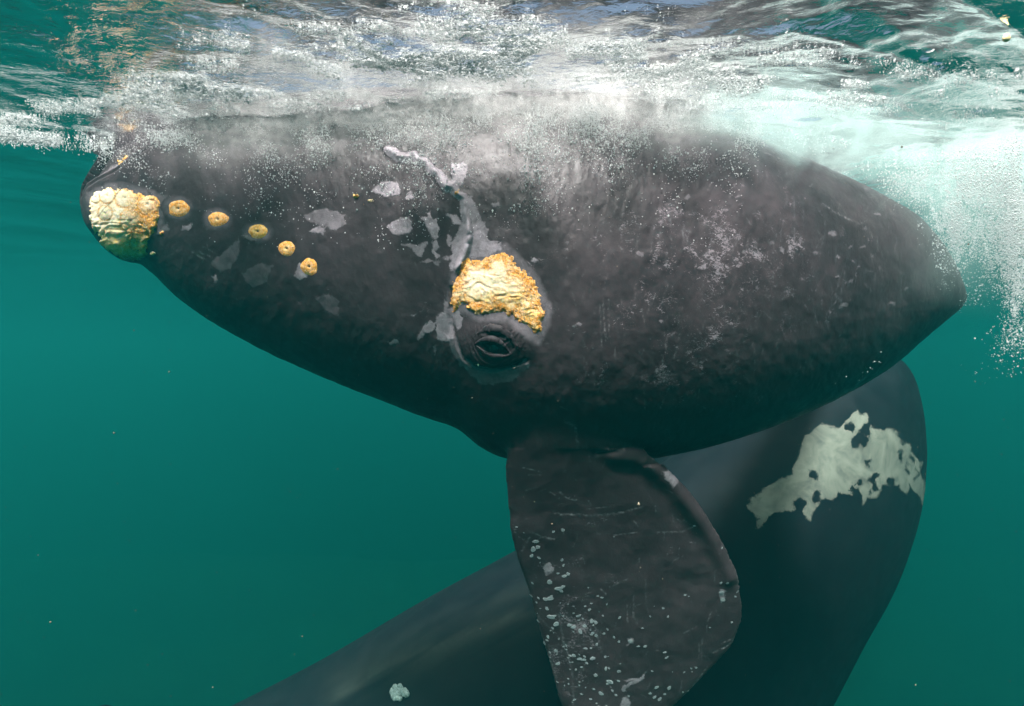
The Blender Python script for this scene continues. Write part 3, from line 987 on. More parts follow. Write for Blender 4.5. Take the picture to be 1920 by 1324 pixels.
def chin_h(U, W, sd):
    h = 0.003 + 0.004 * sstep(0, 30, sd) + 0.012 * sstep(360, 480, W)
    low = sstep(400, 430, W) * sstep(300, 240, U)
    h = h + 0.0045 * low * (wrinkle(U, W, 0.05, 0.09, 91) - 0.5) + 0.0009 * vnoise(U * 0.3, W * 0.3, s=92)
    for x, y, r in DOMES:
        d = np.hypot(U - x, W - y) / r
        h = h * (1 - 0.2 * sstep(1.0, 0.8, d)) + 0.005 * np.sqrt(np.clip(1 - (d * 0.98) ** 2, 0, 1)) - 0.004 * np.exp(-(d / 0.14) ** 2)
    return h


def chin_p(U, W, sd):
    c = lerp(CREAM, YELLOW, sstep(400, 470, W + 8 * fbm(U * 0.08, W * 0.08, octv=2, s=93)))
    org = np.clip(sstep(225, 262, U + 10 * fbm(U * 0.06, W * 0.06, octv=2, s=94)) * sstep(470, 425, W) + 0.6 * sstep(7, 0, sd), 0, 1)
    for x, y, r in DOMES:
        d = np.hypot(U - x, W - y) / r
        org = np.maximum(org, 0.8 * np.exp(-((d - 1.0 + 0.1 * vnoise(U * 0.1, W * 0.1, s=97)) / 0.12) ** 2))
        org = np.where(d < 0.9, org * np.clip(0.15 + (0.8 if x > 230 else 0.2) * d, 0, 1), org)
    c = lerp(c, ORANGE, np.zeros_like(U)) if False else c * (1 - org[..., None]) + np.array(ORANGE) * org[..., None]
    grey = sstep(462, 488, W)
    c = c * (1 - grey[..., None]) + np.array((0.20, 0.20, 0.14)) * grey[..., None]
    crk = np.exp(-(polyline_dist(U.ravel(), W.ravel(), [(187, 407), (200, 390), (212, 378), (228, 352)]).reshape(U.shape) / 1.3) ** 2)
    c = c * (1 - 0.75 * crk[..., None])
    for x, y, r in DOMES:
        d = np.hypot(U - x, W - y)
        c = c * (1 - 0.6 * np.exp(-(d / 2.2) ** 2)[..., None])
    return c, np.clip(org + 0.15, 0, 1)


surface_patch('chin_callosity', CHIN, 1.3, chin_h, chin_p, calf, M_CALLO, 'lumpy cream and orange callosity covering the tip of the chin')

# the row of button callosities along the lip
for bx, by, rx, ry, seed in ((335, 391, 22, 18, 1), (408.5, 411, 22, 15.5, 2), (483.5, 434, 20.5, 15, 3), (538, 466, 18, 16, 4), (580, 500, 18, 18.5, 5)):
    ol = [(bx + rx * math.cos(t) * (1 + 0.07 * math.sin(3 * t + seed) + 0.04 * math.sin(5 * t + 2 * seed)), by + ry * math.sin(t) * (1 + 0.05 * math.cos(2 * t + seed))) for t in np.linspace(0, 2 * math.pi, 28, endpoint=False)]

    def bh(U, W, sd, bx=bx, by=by, rx=rx, ry=ry):
        d = np.hypot((U - bx) / rx, (W - by) / ry)
        return 0.002 + 0.004 * np.sqrt(np.clip(1 - d * d, 0, 1)) - 0.008 * np.exp(-(d / 0.12) ** 2) - 0.0007 * np.exp(-((d - 0.5) / 0.08) ** 2) + 0.0005 * vnoise(U * 0.35, W * 0.35, s=95)

    def bp(U, W, sd, bx=bx, by=by, rx=rx, ry=ry, seed=seed):
        d = np.hypot((U - bx) / rx, (W - by) / ry)
        t_ = sstep(0.0, 0.55, d + 0.25 * fbm(U * 0.12, W * 0.12, octv=2, s=96 + seed))
        c = lerp((0.90, 0.64, 0.30), ORANGE if seed != 3 else (0.84, 0.46, 0.09), t_)
        c = c * (1 - 0.85 * np.exp(-(d / 0.10) ** 2)[..., None])
        return c, np.clip(0.2 + 0.4 * t_, 0, 1)

    surface_patch('lip_callosity', ol, 1.1, bh, bp, calf, M_CALLO, rag=0.7)

# clusters of whale lice: small crusts
for k, (lx, ly, lr, org) in enumerate(((236, 296, 7, 1), (224, 303, 5, 1), (668, 367, 4, 1), (682, 383, 3.4, 1), (694, 376, 3.8, 0), (858, 361, 4, 1), (906, 697, 3.6, 0), (893, 684, 3, 0), (286, 474, 4, 0), (302, 436, 4, 1))):
    ol = [(lx + lr * math.cos(t) * (1 + 0.3 * math.sin(3 * t + k)), ly + lr * 0.8 * math.sin(t)) for t in np.linspace(0, 2 * math.pi, 10, endpoint=False)]
    cc = ORANGE if org else CREAM
    surface_patch('lice_cluster', ol, 1.0, lambda U, W, sd: 0.012 + 0.008 * vnoise(U * 0.5, W * 0.5, s=99), lambda U, W, sd, cc=cc: (lerp(cc, YELLOW, 0.3 + 0.3 * vnoise(U * 0.6, W * 0.6, s=98)), np.full(U.shape, 0.6)), calf, M_CALLO)


# eye: ball, lids and folds
def uv_ball(name, c, r, axis, flat, mat, parent, seg=24, ring=14):
    th = np.linspace(0, math.pi, ring); ph = np.linspace(0, 2 * math.pi, seg, endpoint=False)
    V = np.array([(math.sin(t) * math.cos(p), math.sin(t) * math.sin(p), math.cos(t) * flat) for t in th for p in ph]) * r
    q = Vector(axis).to_track_quat('Z', 'Y').to_matrix()
    V = V @ np.array(q).T + c
    return link(name, np_mesh(name, V, tube_faces(ring, seg)), mat, parent)


def skin_rope(name, pts, radii, lift, mat, parent, na=10, ns=48):
    P = np.array(pts, float); s = np.arange(len(P)); q = np.linspace(0, len(P) - 1, ns)
    U = catmull(s, P[:, 0], q); W = catmull(s, P[:, 1], q); R = catmull(s, np.array(radii, float), q)
    C, NN = [], []
    for a1, b1 in zip(U, W):
        l, nn = hit(a1, b1); C.append(l); NN.append(nn)
    C = np.array(C); NN = np.array(NN)
    for _ in range(4):
        C[1:-1] = 0.25 * C[:-2] + 0.5 * C[1:-1] + 0.25 * C[2:]
    C = C + NN * lift
    D = np.gradient(C, axis=0); D /= np.linalg.norm(D, axis=1)[:, None]
    S = np.cross(D, NN); S /= np.linalg.norm(S, axis=1)[:, None]
    th = np.linspace(0, 2 * math.pi, na, endpoint=False)
    V = C[:, None] + (S[:, None] * np.cos(th)[None, :, None] + NN[:, None] * np.sin(th)[None, :, None] * 0.8) * R[:, None, None]
    V, F = close_caps(V.reshape(-1, 3), tube_faces(ns, na), ns, na)
    me = bpy.data.meshes.new(name); me.from_pydata(V.tolist(), [], F); me.update()
    me.polygons.foreach_set('use_smooth', np.ones(len(me.polygons), bool))
    return link(name, me, mat, parent)


el, en = hit(*EYE)
eyeball = uv_ball('eyeball', el - en * 0.010, 0.036, en, 0.75, M_SCLERA, calf)
eyeball['label'] = 'small dark eye with a pinkish corner'
pl, pn = hit(EYE[0] + 3, EYE[1])
uv_ball('iris', el - en * 0.010 + (pl - el) * 0.8 + en * 0.017, 0.025, en, 0.5, M_EYE, eyeball)
skin_rope('upper_eyelid', [(890, 646), (904, 638), (921, 636), (939, 643), (958, 663)], [0.003, 0.012, 0.020, 0.015, 0.003], 0.002, M_LID, calf)
skin_rope('lower_eyelid', [(893, 648), (909, 660), (926, 667), (942, 668), (960, 664)], [0.003, 0.010, 0.014, 0.011, 0.003], 0.001, M_LID, calf)
skin_rope('eyelid_fold', [(880, 640), (900, 623), (924, 615), (950, 626), (968, 650), (972, 680)], [0.003, 0.012, 0.024, 0.020, 0.013, 0.003], -0.006, M_LID, calf)

# round scars on the flipper
th = np.linspace(0, 2 * math.pi, 12, endpoint=False)
dv = [(0, 0, 0.10)] + [(r * math.cos(t) * (1 + 0.13 * math.sin(2 * t + 1) + 0.08 * math.sin(5 * t)), r * math.sin(t) * (1 + 0.12 * math.sin(3 * t)), z) for r, z in ((0.45, 0.06), (0.62, 0.26), (0.95, 0.14), (1.05, -0.4)) for t in th]
df = [(0, 1 + k, 1 + (k + 1) % 12) for k in range(12)]
for ring in range(3):
    b0 = 1 + ring * 12; b1 = b0 + 12
    df += [(b0 + k, b1 + k, b1 + (k + 1) % 12, b0 + (k + 1) % 12) for k in range(12)]
scar_me = bpy.data.meshes.new('round_scar'); scar_me.from_pydata(dv, [], df); scar_me.update()
scar_me.polygons.foreach_set('use_smooth', np.ones(len(df), bool))
scar_me.materials.append(M_SCAR)
SPOTS = [(180, 442, 9), (215, 470, 6), (362, 465, 8), (408, 457, 11), (274, 514, 14), (262, 552, 16), (285, 542, 15), (254, 584, 11), (290, 594, 12), (296, 617, 5), (404, 604, 13), (411, 631, 9), (384, 670, 9), (416, 684, 15), (434, 673, 15),
         (258, 718, 11), (342, 713, 17), (388, 745, 18), (410, 735, 13), (400, 757, 14), (252, 780, 12), (288, 792, 9), (322, 798, 16), (345, 795, 16), (330, 846, 10), (345, 885, 18), (365, 880, 12), (375, 920, 17), (286, 905, 12), (259, 880, 9),
         (485, 880, 13), (518, 832, 8), (539, 850, 12), (461, 832, 6), (440, 925, 13), (460, 935, 12), (515, 930, 15), (494, 957, 14), (550, 905, 15), (570, 912, 12), (555, 965, 12), (572, 977, 12), (610, 967, 8), (628, 947, 10), (660, 985, 9), (684, 1007, 8),
         (335, 983, 13), (318, 1014, 11), (330, 1000, 8), (374, 1052, 11), (344, 1060, 9), (328, 1090, 8), (384, 1115, 14), (462, 1075, 14), (490, 1092, 15), (515, 1080, 10), (520, 1040, 12), (555, 1090, 14), (575, 1020, 12), (525, 1112, 10), (620, 1140, 12), (635, 1138, 9),
         (570, 1172, 14), (500, 1132, 8), (684, 1153, 10), (640, 1205, 16), (628, 1215, 10), (682, 1200, 9), (596, 1262, 12), (670, 1270, 9), (652, 1248, 8), (545, 1290, 9), (500, 1265, 9), (465, 1293, 12), (732, 1275, 9), (560, 1240, 6), (490, 1205, 6), (520, 1232, 7),
         (1187, 718, 10), (1219, 719, 10), (1196, 800, 15), (1190, 765, 16), (1268, 760, 10), (1258, 785, 8), (1010, 777, 7), (1028, 783, 5), (902, 842, 7), (926, 883, 7), (838, 882, 6), (858, 832, 4), (780, 1030, 9), (813, 1030, 10), (740, 1005, 13), (910, 1060, 12), (920, 1085, 9),
         (1006, 1157, 8), (1044, 1155, 6), (1065, 1135, 7), (1040, 1138, 6), (870, 1232, 13), (932, 1235, 11), (860, 1280, 11), (885, 1290, 14), (838, 1262, 8), (910, 1265, 7), (1025, 1250, 9), (1000, 1255, 7), (1240, 912, 7), (1132, 937, 6), (1192, 545, 6), (1055, 436, 8), (800, 940, 8),
         (605, 878, 5), (688, 888, 7), (625, 822, 6), (533, 740, 5), (660, 490, 4), (848, 1152, 6), (948, 1155, 5), (690, 1115, 5)]
for _ in range(75):
    SPOTS.append((min(max(RNG_P.normal(430, 130), 250), 800), RNG_P.uniform(780, 1330), RNG_P.uniform(3, 9)))
for x, y, r in SPOTS:
    l, nn = hit(900 + x / 2.627, 820 + y / 2.627)
    if l is None:
        continue
    o = link('round_scar', scar_me, None, calf)
    s_ = r / 2.627 / 960 * l[1] * RNG.uniform(0.65, 0.95)
    o.location = Vector(l + nn * 0.0012)
    o.rotation_mode = 'QUATERNION'
    o.rotation_quaternion = Vector(nn).to_track_quat('Z', 'Y')
    o.rotation_quaternion = o.rotation_quaternion @ Quaternion((0, 0, 1), RNG.uniform(0, 6.28))
    o.scale = (s_ * RNG.uniform(0.9, 1.3), s_ * RNG.uniform(0.6, 1.0), s_ * 0.22)

# ------------------------------------------------------------------ the large whale behind
COW_COLS = [
    (60, 1490, 1560, 4.9, 0.25), (250, 1412, 1560, 5.0, 0.45), (430, 1325, 1590, 5.1, 0.70), (600, 1238, 1640, 5.2, 0.95), (800, 1122, 1700, 5.4, 1.2),
    (970, 1030, 1740, 5.6, 1.4), (1100, 955, 1740, 5.7, 1.5), (1240, 868, 1700, 5.8, 1.55), (1400, 770, 1570, 5.9, 1.5), (1500, 712, 1440, 6.0, 1.35),
    (1560, 682, 1330, 6.05, 1.25), (1620, 664, 1215, 6.1, 1.1), (1680, 668, 1105, 6.15, 0.88), (1712, 700, 1020, 6.2, 0.66), (1730, 760, 950, 6.22, 0.42), (1736, 800, 905, 6.23, 0.25), (1739, 845, 862, 6.24, 0.04)]
FAR = 1.3
COW_COLS = [(a_, b_, c_, d_ * FAR, e_ * FAR) for a_, b_, c_, d_, e_ in COW_COLS]
cow_parts = [loft_columns(COW_COLS, 220, 150)]
cow_parts.append(loft_tube([(2.2, 6.0, -2.2, 1.4, 1.3), (3.6, 7.6, -2.2, 1.35, 1.25), (5.0, 9.6, -2.0, 1.2, 1.1), (6.2, 11.6, -2.1, 0.85, 0.75), (6.9, 13.0, -2.3, 0.35, 0.30), (7.1, 13.4, -2.35, 0.08, 0.08)], 60, 80))
# tail stock and flukes, low on the left outside the view
cow_parts.append(loft_tube([(-4.0, 5.05, -3.9, 0.42, 0.42), (-5.2, 4.9, -4.35, 0.26, 0.24), (-6.2, 4.8, -4.6, 0.14, 0.2), (-6.7, 4.75, -4.7, 0.05, 0.2)], 36, 40))
for sg in (-1, 1):
    base = np.array([-6.1, 4.8, -4.58])
    cow_parts.append(loft_tube([tuple(base + np.array([-f, sg * w, -f * 0.3])) + (t_, c_) for f, w, t_, c_ in ((0.0, 0, 0.1, 0.5), (0.2, 0.6, 0.07, 0.42), (0.45, 1.2, 0.05, 0.28), (0.8, 1.8, 0.02, 0.06))], 28, 36))
cow_parts = [cow_parts[0]] + [(v_ * FAR, f_) for v_, f_ in cow_parts[1:]]
KV, KF = union_remesh(cow_parts, 0.045 * FAR)
KV = smooth_verts(KV, KF, 6)
N2 = vert_normals(KV, KF)
if (N2 * (KV - KV.mean(0))).sum() < 0:
    KF = KF[:, ::-1].copy(); N2 = -N2
cen = KV[KF].mean(1); fn = N2[KF].mean(1)
cu, cvv = chart(cen)
sel = ((fn * cen).sum(1) < 0.3) & (cu > 400) & (cu < 1960) & (cvv > 600) & (cvv < 1380) & (cen[:, 1] < 7.5 * FAR)
KV, KF = split_quads(KV, KF, sel)
KV = smooth_verts(KV, KF, 2, lam=0.4)
N2 = vert_normals(KV, KF)
u2, v2 = chart(KV)
fr2 = ((N2 * KV).sum(1) < 0.2) & (KV[:, 1] < 7.5 * FAR)
BELLY = [(1402, 950), (1425, 925), (1450, 905), (1478, 882), (1500, 840), (1515, 815), (1545, 795), (1580, 800), (1606, 768), (1626, 775), (1632, 800), (1668, 803), (1690, 820), (1708, 845), (1728, 870), (1742, 920), (1742, 965), (1726, 930), (1715, 905), (1700, 925), (1688, 905), (1660, 915), (1650, 930), (1630, 925), (1622, 945), (1605, 918), (1592, 935), (1575, 930), (1555, 955), (1535, 935), (1520, 975), (1512, 970), (1505, 945), (1485, 965), (1460, 965), (1440, 975), (1418, 995), (1412, 992), (1420, 978), (1405, 968)]
sd2 = poly_sd(u2 + 9 * fbm(u2 * 0.035, v2 * 0.035, octv=4, s=205), v2 + 9 * fbm(u2 * 0.035 + 40, v2 * 0.035, octv=4, s=206), BELLY)
for sx, sy, sr, sq in ((1524, 888, 9, 1.3), (1548, 947, 12, 1.0), (1612, 825, 13, 1.0), (1608, 830, 9, 1.6), (1622, 808, 12, 0.8), (1637, 898, 9, 1.0), (1640, 915, 8, 1.4), (1600, 915, 6, 1.6), (1612, 905, 5, 1.0), (1530, 935, 8, 1.5), (1500, 948, 10, 1.0), (1685, 855, 4, 2.2), (1710, 862, 4, 2.4), (1670, 905, 6, 1.6), (1700, 880, 3, 2), (1629, 867, 3, 1.5), (1590, 800, 9, 1.0), (1718, 890, 3, 3)):
    d = sr - np.hypot(u2 - sx + 6 * vnoise(u2 * 0.09, v2 * 0.09, s=207), (v2 - sy + 6 * vnoise(u2 * 0.09 + 9, v2 * 0.09, s=208)) / sq)
    sd2 = np.minimum(sd2, -d)
pt2 = np.where(fr2, np.clip(sd2 * 0.9, -12, 12), -12.0)
tn2 = np.where(fr2, 0.95, 0.0)
# pale streak on the lower flank: sun sheen painted into the skin tone
sheen_line = [(640, 1300), (760, 1235), (860, 1190), (960, 1150), (1000, 1140)]
d_sheen = polyline_dist(u2, v2, sheen_line)
al = np.clip(1 - d_sheen / 60, 0, 1) ** 1.2
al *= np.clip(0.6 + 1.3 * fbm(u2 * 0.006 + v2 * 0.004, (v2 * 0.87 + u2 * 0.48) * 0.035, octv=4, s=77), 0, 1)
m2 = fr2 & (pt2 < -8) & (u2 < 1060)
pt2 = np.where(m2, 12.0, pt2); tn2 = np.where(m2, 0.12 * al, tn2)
cow = thing('adult_whale', 'large black whale with white belly blotch, dim behind and below the young whale', 'whale')
me = np_mesh('body', KV, KF)
for nm, val in (('patch', pt2), ('tone', tn2), ('scratch_lit_edge', np.zeros(len(KV))), ('mottle', np.zeros(len(KV)) - 0.2)):
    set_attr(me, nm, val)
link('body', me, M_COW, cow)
tri2 = np.concatenate([KF[:, [0, 1, 2]], KF[:, [0, 2, 3]]])
BVH2 = BVHTree.FromPolygons(KV.tolist(), tri2.tolist())


def icosa(sub=1):
    bm = bmesh.new(); bmesh.ops.create_icosphere(bm, subdivisions=sub, radius=1.0)
    V = np.array([w.co[:] for w in bm.verts]); F = np.array([[x.index for x in f.verts] for f in bm.faces]); bm.free()
    return V, F


IV, IF = icosa(2)
OV = np.array([(1, 0, 0), (-1, 0, 0), (0, 1, 0), (0, -1, 0), (0, 0, 1), (0, 0, -1)], float)
OF = np.array([(0, 2, 4), (2, 1, 4), (1, 3, 4), (3, 0, 4), (2, 0, 5), (1, 2, 5), (3, 1, 5), (0, 3, 5)])


def blobs(name, C, R, mat, tv=OV, tf=OF, squash=None, **props):
    C = np.asarray(C); R = np.asarray(R)
    k = len(tv)
    S = R[:, None, None] * tv[None]
    if squash is not None:
        S = S * squash[:, None, :]
    V = (C[:, None] + S).reshape(-1, 3)
    F = (tf[None] + (np.arange(len(C)) * k)[:, None, None]).reshape(-1, tf.shape[1])
    return link(name, np_mesh(name, V, F), mat, props.pop('parent', None), **props)


# barnacle-like white cluster on the large whale
C, R = [], []
for _ in range(60):
    r_, t_ = math.sqrt(RNG.uniform(0, 1)), RNG.uniform(0, 6.28)
    l, nn = hit(749 + 18 * r_ * math.cos(t_), 1299 + 12 * r_ * math.sin(t_), BVH2)
    if l is not None:
        C.append(l + nn * 0.015); R.append(RNG.uniform(0.014, 0.036))
blobs('barnacle_cluster', C, R, M_BARN, IV, IF, parent=cow, label='pale round barnacle cluster on the lower flank')

# ------------------------------------------------------------------ bubbles, foam, drifting specks
def ray(px, py):
    px, py = np.asarray(px, float), np.asarray(py, float)
    return np.stack([(px - 960) / 960, np.ones_like(px), (662 - py) / 960], -1)


def surf_bubbles(n):
    """film of fine bubbles streaming off the head and back"""
    C = []
    while len(C) < n:
        k = 60000
        px = RNG.uniform(185, 1420, k)
        base = np.interp(px, [185, 260, 400, 640, 900, 1100, 1300, 1420], [262, 235, 222, 214, 206, 203, 208, 245])
        reach = np.interp(px, [185, 300, 470, 640, 760, 850, 1000, 1150, 1260, 1330, 1420], [16, 26, 30, 40, 42, 50, 44, 40, 52, 30, 18])
        reach = reach * (0.65 + 0.7 * (0.5 + 0.5 * vnoise(px * 0.012, px * 0, s=101)))
        py = base - 8 + RNG.exponential(1.0, k) * reach
        cl = fbm(px * 0.02, py * 0.03, octv=3, s=102)
        ok = (py < 470) & (RNG.uniform(-0.5, 0.9, k) < cl + 0.35 * np.exp(-(py - base) / 25))
        off = RNG.exponential(0.03, k)
        for x, y, d in zip(px[ok], py[ok], off[ok]):
            l, nn = hit(x, y)
            if l is None:
                continue
            c = l + nn * (0.003 + d)
            if c[2] < H + 0.02:
                C.append(c)
    C = C[:n]
    return C, np.minimum(0.0015 * np.exp(RNG.normal(0.25, 0.5, len(C))), 0.007)


C, R = surf_bubbles(40000)
blobs('bubble_film', C, R, M_BUBBLE, kind='stuff', label='fine white bubbles streaming over the head and back of the young whale', category='bubbles')


def cloud(n, sampler, rmin=0.0012, sig=0.5, rmax=0.008):
    C = []
    while sum(len(c) for c in C) < n:
        c = sampler(20000)
        C.append(c)
    C = np.vstack(C)[:n]
    R = np.minimum(rmin * np.exp(RNG.normal(0.2, sig, len(C))), rmax)
    return C, R


def plume(k):
    px = RNG.uniform(1240, 2150, k); py = RNG.uniform(190, 740, k)
    topc = np.interp(px, [1240, 1300, 1500, 1600, 1720, 1760, 1810, 2150], [225, 232, 300, 345, 410, 460, 560, 600])
    ymin = np.interp(px, [1240, 1560, 1690, 1800, 1900], [2.75, 3.0, 3.3, 3.2, 3.0]); y = ymin + RNG.uniform(0, 1, k) * (4.6 - ymin)
    P = ray(px, py) * y[:, None]
    nz = fbm(P[:, 0] * 2.2, P[:, 2] * 2.2, P[:, 1] * 2.2, octv=4, s=111)
    upper = np.exp(-np.clip(py - np.interp(px, [1240, 1500, 1800, 2150], [215, 255, 270, 290]), 0, None) / np.interp(px, [1240, 1450, 1650, 1740, 1800, 2150], [14, 26, 46, 120, 130, 90]))
    col = np.exp(-((px - 1805) / 85) ** 2) * sstep(640, 420, py)
    col2 = np.exp(-((px - 1905) / 26) ** 2) * sstep(720, 520, py) * 0.7
    streak = np.clip(0.72 + 0.45 * fbm(px * 0.03 + 0.5 * fbm(px * 0.01, py * 0.01, octv=2, s=116), py * 0.012, octv=4, s=115), 0, 1)
    w = np.clip((0.95 * upper + 0.8 * col + col2) * streak + 0.5 * nz - 0.22, 0, 1) * sstep(735, 600, py)
    ok = (RNG.uniform(0, 1, k) < w) & (P[:, 2] < H - 0.01)
    return P[ok]


C, R = cloud(56000, plume, 0.0020, 0.55)
blobs('bubble_plume', C, R, M_BUBBLE, kind='stuff', label='dense white plume of bubbles behind the young whale at the right', category='bubbles')


def left_foam(k):
    x = RNG.uniform(-3.9, -2.35, k); y = RNG.uniform(2.85, 3.9, k)
    z = surface_height(x, y) - RNG.exponential(0.022, k)
    px, py = 960 + 960 * x / y, 662 - 960 * z / y
    line = np.interp(px, [-200, 0, 80, 160, 260], [255, 256, 262, 272, 262])
    w = np.exp(-((py - line) / 9) ** 2) * np.interp(px, [-200, 0, 60, 120, 190, 230], [0.9, 1, 0.9, 0.6, 0.35, 0])
    w += 0.8 * np.exp(-(((px - 40) / 45) ** 2 + ((py - 222) / 10) ** 2))
    w *= np.clip(0.6 + 0.9 * fbm(x * 7, y * 7, octv=3, s=121), 0, 1)
    return np.stack([x, y, z], 1)[RNG.uniform(0, 1, k) < w]


C, R = cloud(9000, left_foam, 0.0022, 0.5, 0.012)
blobs('surface_foam', C, R, M_BUBBLE, kind='stuff', label='broken white foam line at the surface ahead of the snout', category='foam')


def right_froth(k):
    x = RNG.uniform(0.6, 4.4, k); y = RNG.uniform(2.3, 4.2, k)
    z = surface_height(x, y) - RNG.exponential(0.012, k)
    px, py = 960 + 960 * x / y, 662 - 960 * z / y
    l1 = np.interp(px, [1240, 1400, 1600, 1750, 1920], [190, 196, 205, 215, 225])
    l2 = np.interp(px, [1240, 1500, 1700, 1920], [60, 90, 130, 175])
    w = np.exp(-((py - l1) / 14) ** 2) + np.where(px > 1650, 0.7, 0.12) * np.exp(-((py - l2) / 14) ** 2)
    w *= np.clip(0.1 + 1.2 * fbm(x * 5, y * 9, octv=3, s=131), 0, 1)
    return np.stack([x, y, z], 1)[RNG.uniform(0, 1, k) < w]


C, R = cloud(6500, right_froth, 0.0013, 0.5, 0.006)
blobs('surface_froth', C, R, M_BUBBLE, kind='stuff', label='thin white froth under the surface above the back and tail end', category='foam')



def sparkle(k):
    x = RNG.uniform(-2.6, 2.6, k); y = RNG.uniform(1.75, 3.3, k)
    z = surface_height(x, y) - 0.004 - RNG.exponential(0.006, k)
    px, py = 960 + 960 * x / y, 662 - 960 * z / y
    mid = np.interp(px, [150, 300, 500, 800, 1050, 1300, 1700], [210, 170, 125, 105, 100, 135, 165])
    wid = np.interp(px, [150, 300, 500, 800, 1050, 1300, 1700], [14, 40, 62, 70, 62, 50, 30])
    amp = np.interp(px, [150, 300, 450, 800, 1000, 1100, 1300, 1700, 1800], [0.3, 0.6, 1, 1, 0.7, 0.45, 0.5, 0.4, 0.1])
    w = amp * np.exp(-((py - mid) / wid) ** 2)
    w = w * np.clip(0.15 + 1.3 * fbm(x * 6, y * 10, octv=4, s=151), 0, 1)
    return np.stack([x, y, z], 1)[RNG.uniform(0, 1, k) < w]


C, R = cloud(52000, sparkle, 0.0014, 0.6, 0.007)
sq = np.stack([RNG.uniform(0.8, 2.2, len(C)), RNG.uniform(0.7, 1.3, len(C)), RNG.uniform(0.3, 0.7, len(C))], 1)
blobs('surface_bubbles', C, R, M_BUBBLE, squash=sq, kind='stuff', label='glittering white bubbles pressed against the underside of the surface above the whale', category='bubbles')


def mat_mist(name, build, col=(0.99, 0.96, 0.96)):
    m, nt, out = new_mat(name)
    t = NT(nt)
    pv = nt.nodes.new('ShaderNodeVolumePrincipled')
    pv.inputs['Color'].default_value = rgba(*col)
    pv.inputs['Anisotropy'].default_value = -0.2
    nt.links.new(build(t), pv.inputs['Density'])
    nt.links.new(pv.outputs[0], out.inputs['Volume'])
    return m


def back_mist():
    us = np.arange(244, 1441, 12.0); vs = np.arange(176, 470, 9.0)
    U, W = np.meshgrid(us, vs)
    P = np.zeros(U.shape + (3,)); NN = np.zeros_like(P); ok = np.zeros(U.shape, bool)
    for i_ in range(U.shape[0]):
        for j_ in range(U.shape[1]):
            l, nn = hit(U[i_, j_], W[i_, j_])
            if l is not None and l[2] < float(surface_height(l[0:1], l[1:2])[0]) - 0.008:
                P[i_, j_] = l; NN[i_, j_] = nn; ok[i_, j_] = True
    ids = -np.ones(U.shape, int); ids[ok] = np.arange(ok.sum())
    q = np.stack([ids[:-1, :-1], ids[1:, :-1], ids[1:, 1:], ids[:-1, 1:]], -1).reshape(-1, 4)
    q = q[(q >= 0).all(1)]
    A = P[ok] + NN[ok] * 0.004; B = P[ok] + NN[ok] * (0.006 + 0.12 * sstep(244, 420, U[ok]) * sstep(1440, 1290, U[ok]) * sstep(466, 380, W[ok]))[:, None]
    B[:, 2] = np.minimum(B[:, 2], surface_height(B[:, 0], B[:, 1]) - 0.004)
    nA = len(A)
    E = np.concatenate([q[:, [0, 1]], q[:, [1, 2]], q[:, [2, 3]], q[:, [3, 0]]])
    key = np.sort(E, axis=1)
    _, inv, cnt = np.unique(key, axis=0, return_inverse=True, return_counts=True)
    bnd = E[cnt[inv.ravel()] == 1]
    F = np.vstack([q + nA, q[:, ::-1], np.stack([bnd[:, 1], bnd[:, 0], bnd[:, 0] + nA, bnd[:, 1] + nA], 1)])
    me = np_mesh('bubble_mist', np.vstack([A, B]), F, False)

    def dens(t):
        o = t.obj()
        sx = t.n('SeparateXYZ'); t.nt.links.new(o, sx.inputs[0])
        n1 = t.noise(o, 4.2, 5.0, 0.68, 0.6); n2 = t.noise(o, 30.0, 3.0, 0.65)
        zz = t.math('ADD', sx.outputs[2], t.math('MULTIPLY', t.math('SUBTRACT', n1, 0.5), 0.75))
        g = t.mr(zz, 0.86, 1.36, 0.0, 1.0)
        g = t.math('POWER', g, 2.2)
        g = t.math('MULTIPLY', g, t.math('MULTIPLY', t.mr(sx.outputs[0], 1.32, 0.8), t.mr(sx.outputs[0], -2.15, -1.6)))
        return t.math('MULTIPLY', t.math("MULTIPLY", g, 5.0), t.mr(n2, 0.38, 0.66, 0.15, 1.7))
    link('bubble_mist', me, mat_mist('bubble_mist', dens), kind='stuff', label='pale mist of microbubbles clinging to the upper flank', category='bubble mist')


back_mist()


def slab(name, xs, ys, top, thick):
    """closed sheet of water just under the surface"""
    X, Y = np.meshgrid(xs, ys)
    Zt = surface_height(X, Y) - top
    Zb = Zt - thick if np.isscalar(thick) else thick(X, Y, Zt)
    nx, ny = len(xs), len(ys)
    V = np.vstack([np.stack([X.ravel(), Y.ravel(), Zt.ravel()], 1), np.stack([X.ravel(), Y.ravel(), Zb.ravel()], 1)])
    i = np.arange(nx * ny).reshape(ny, nx); o = nx * ny
    q = np.stack([i[:-1, :-1].ravel(), i[:-1, 1:].ravel(), i[1:, 1:].ravel(), i[1:, :-1].ravel()], 1)
    ring = np.concatenate([i[0, :-1], i[:-1, -1], i[-1, :0:-1], i[:0:-1, 0]])
    nxt = np.roll(ring, -1)
    return np_mesh(name, V, np.vstack([q, q[:, ::-1] + o, np.stack([ring, ring + o, nxt + o, nxt], 1)]), False)


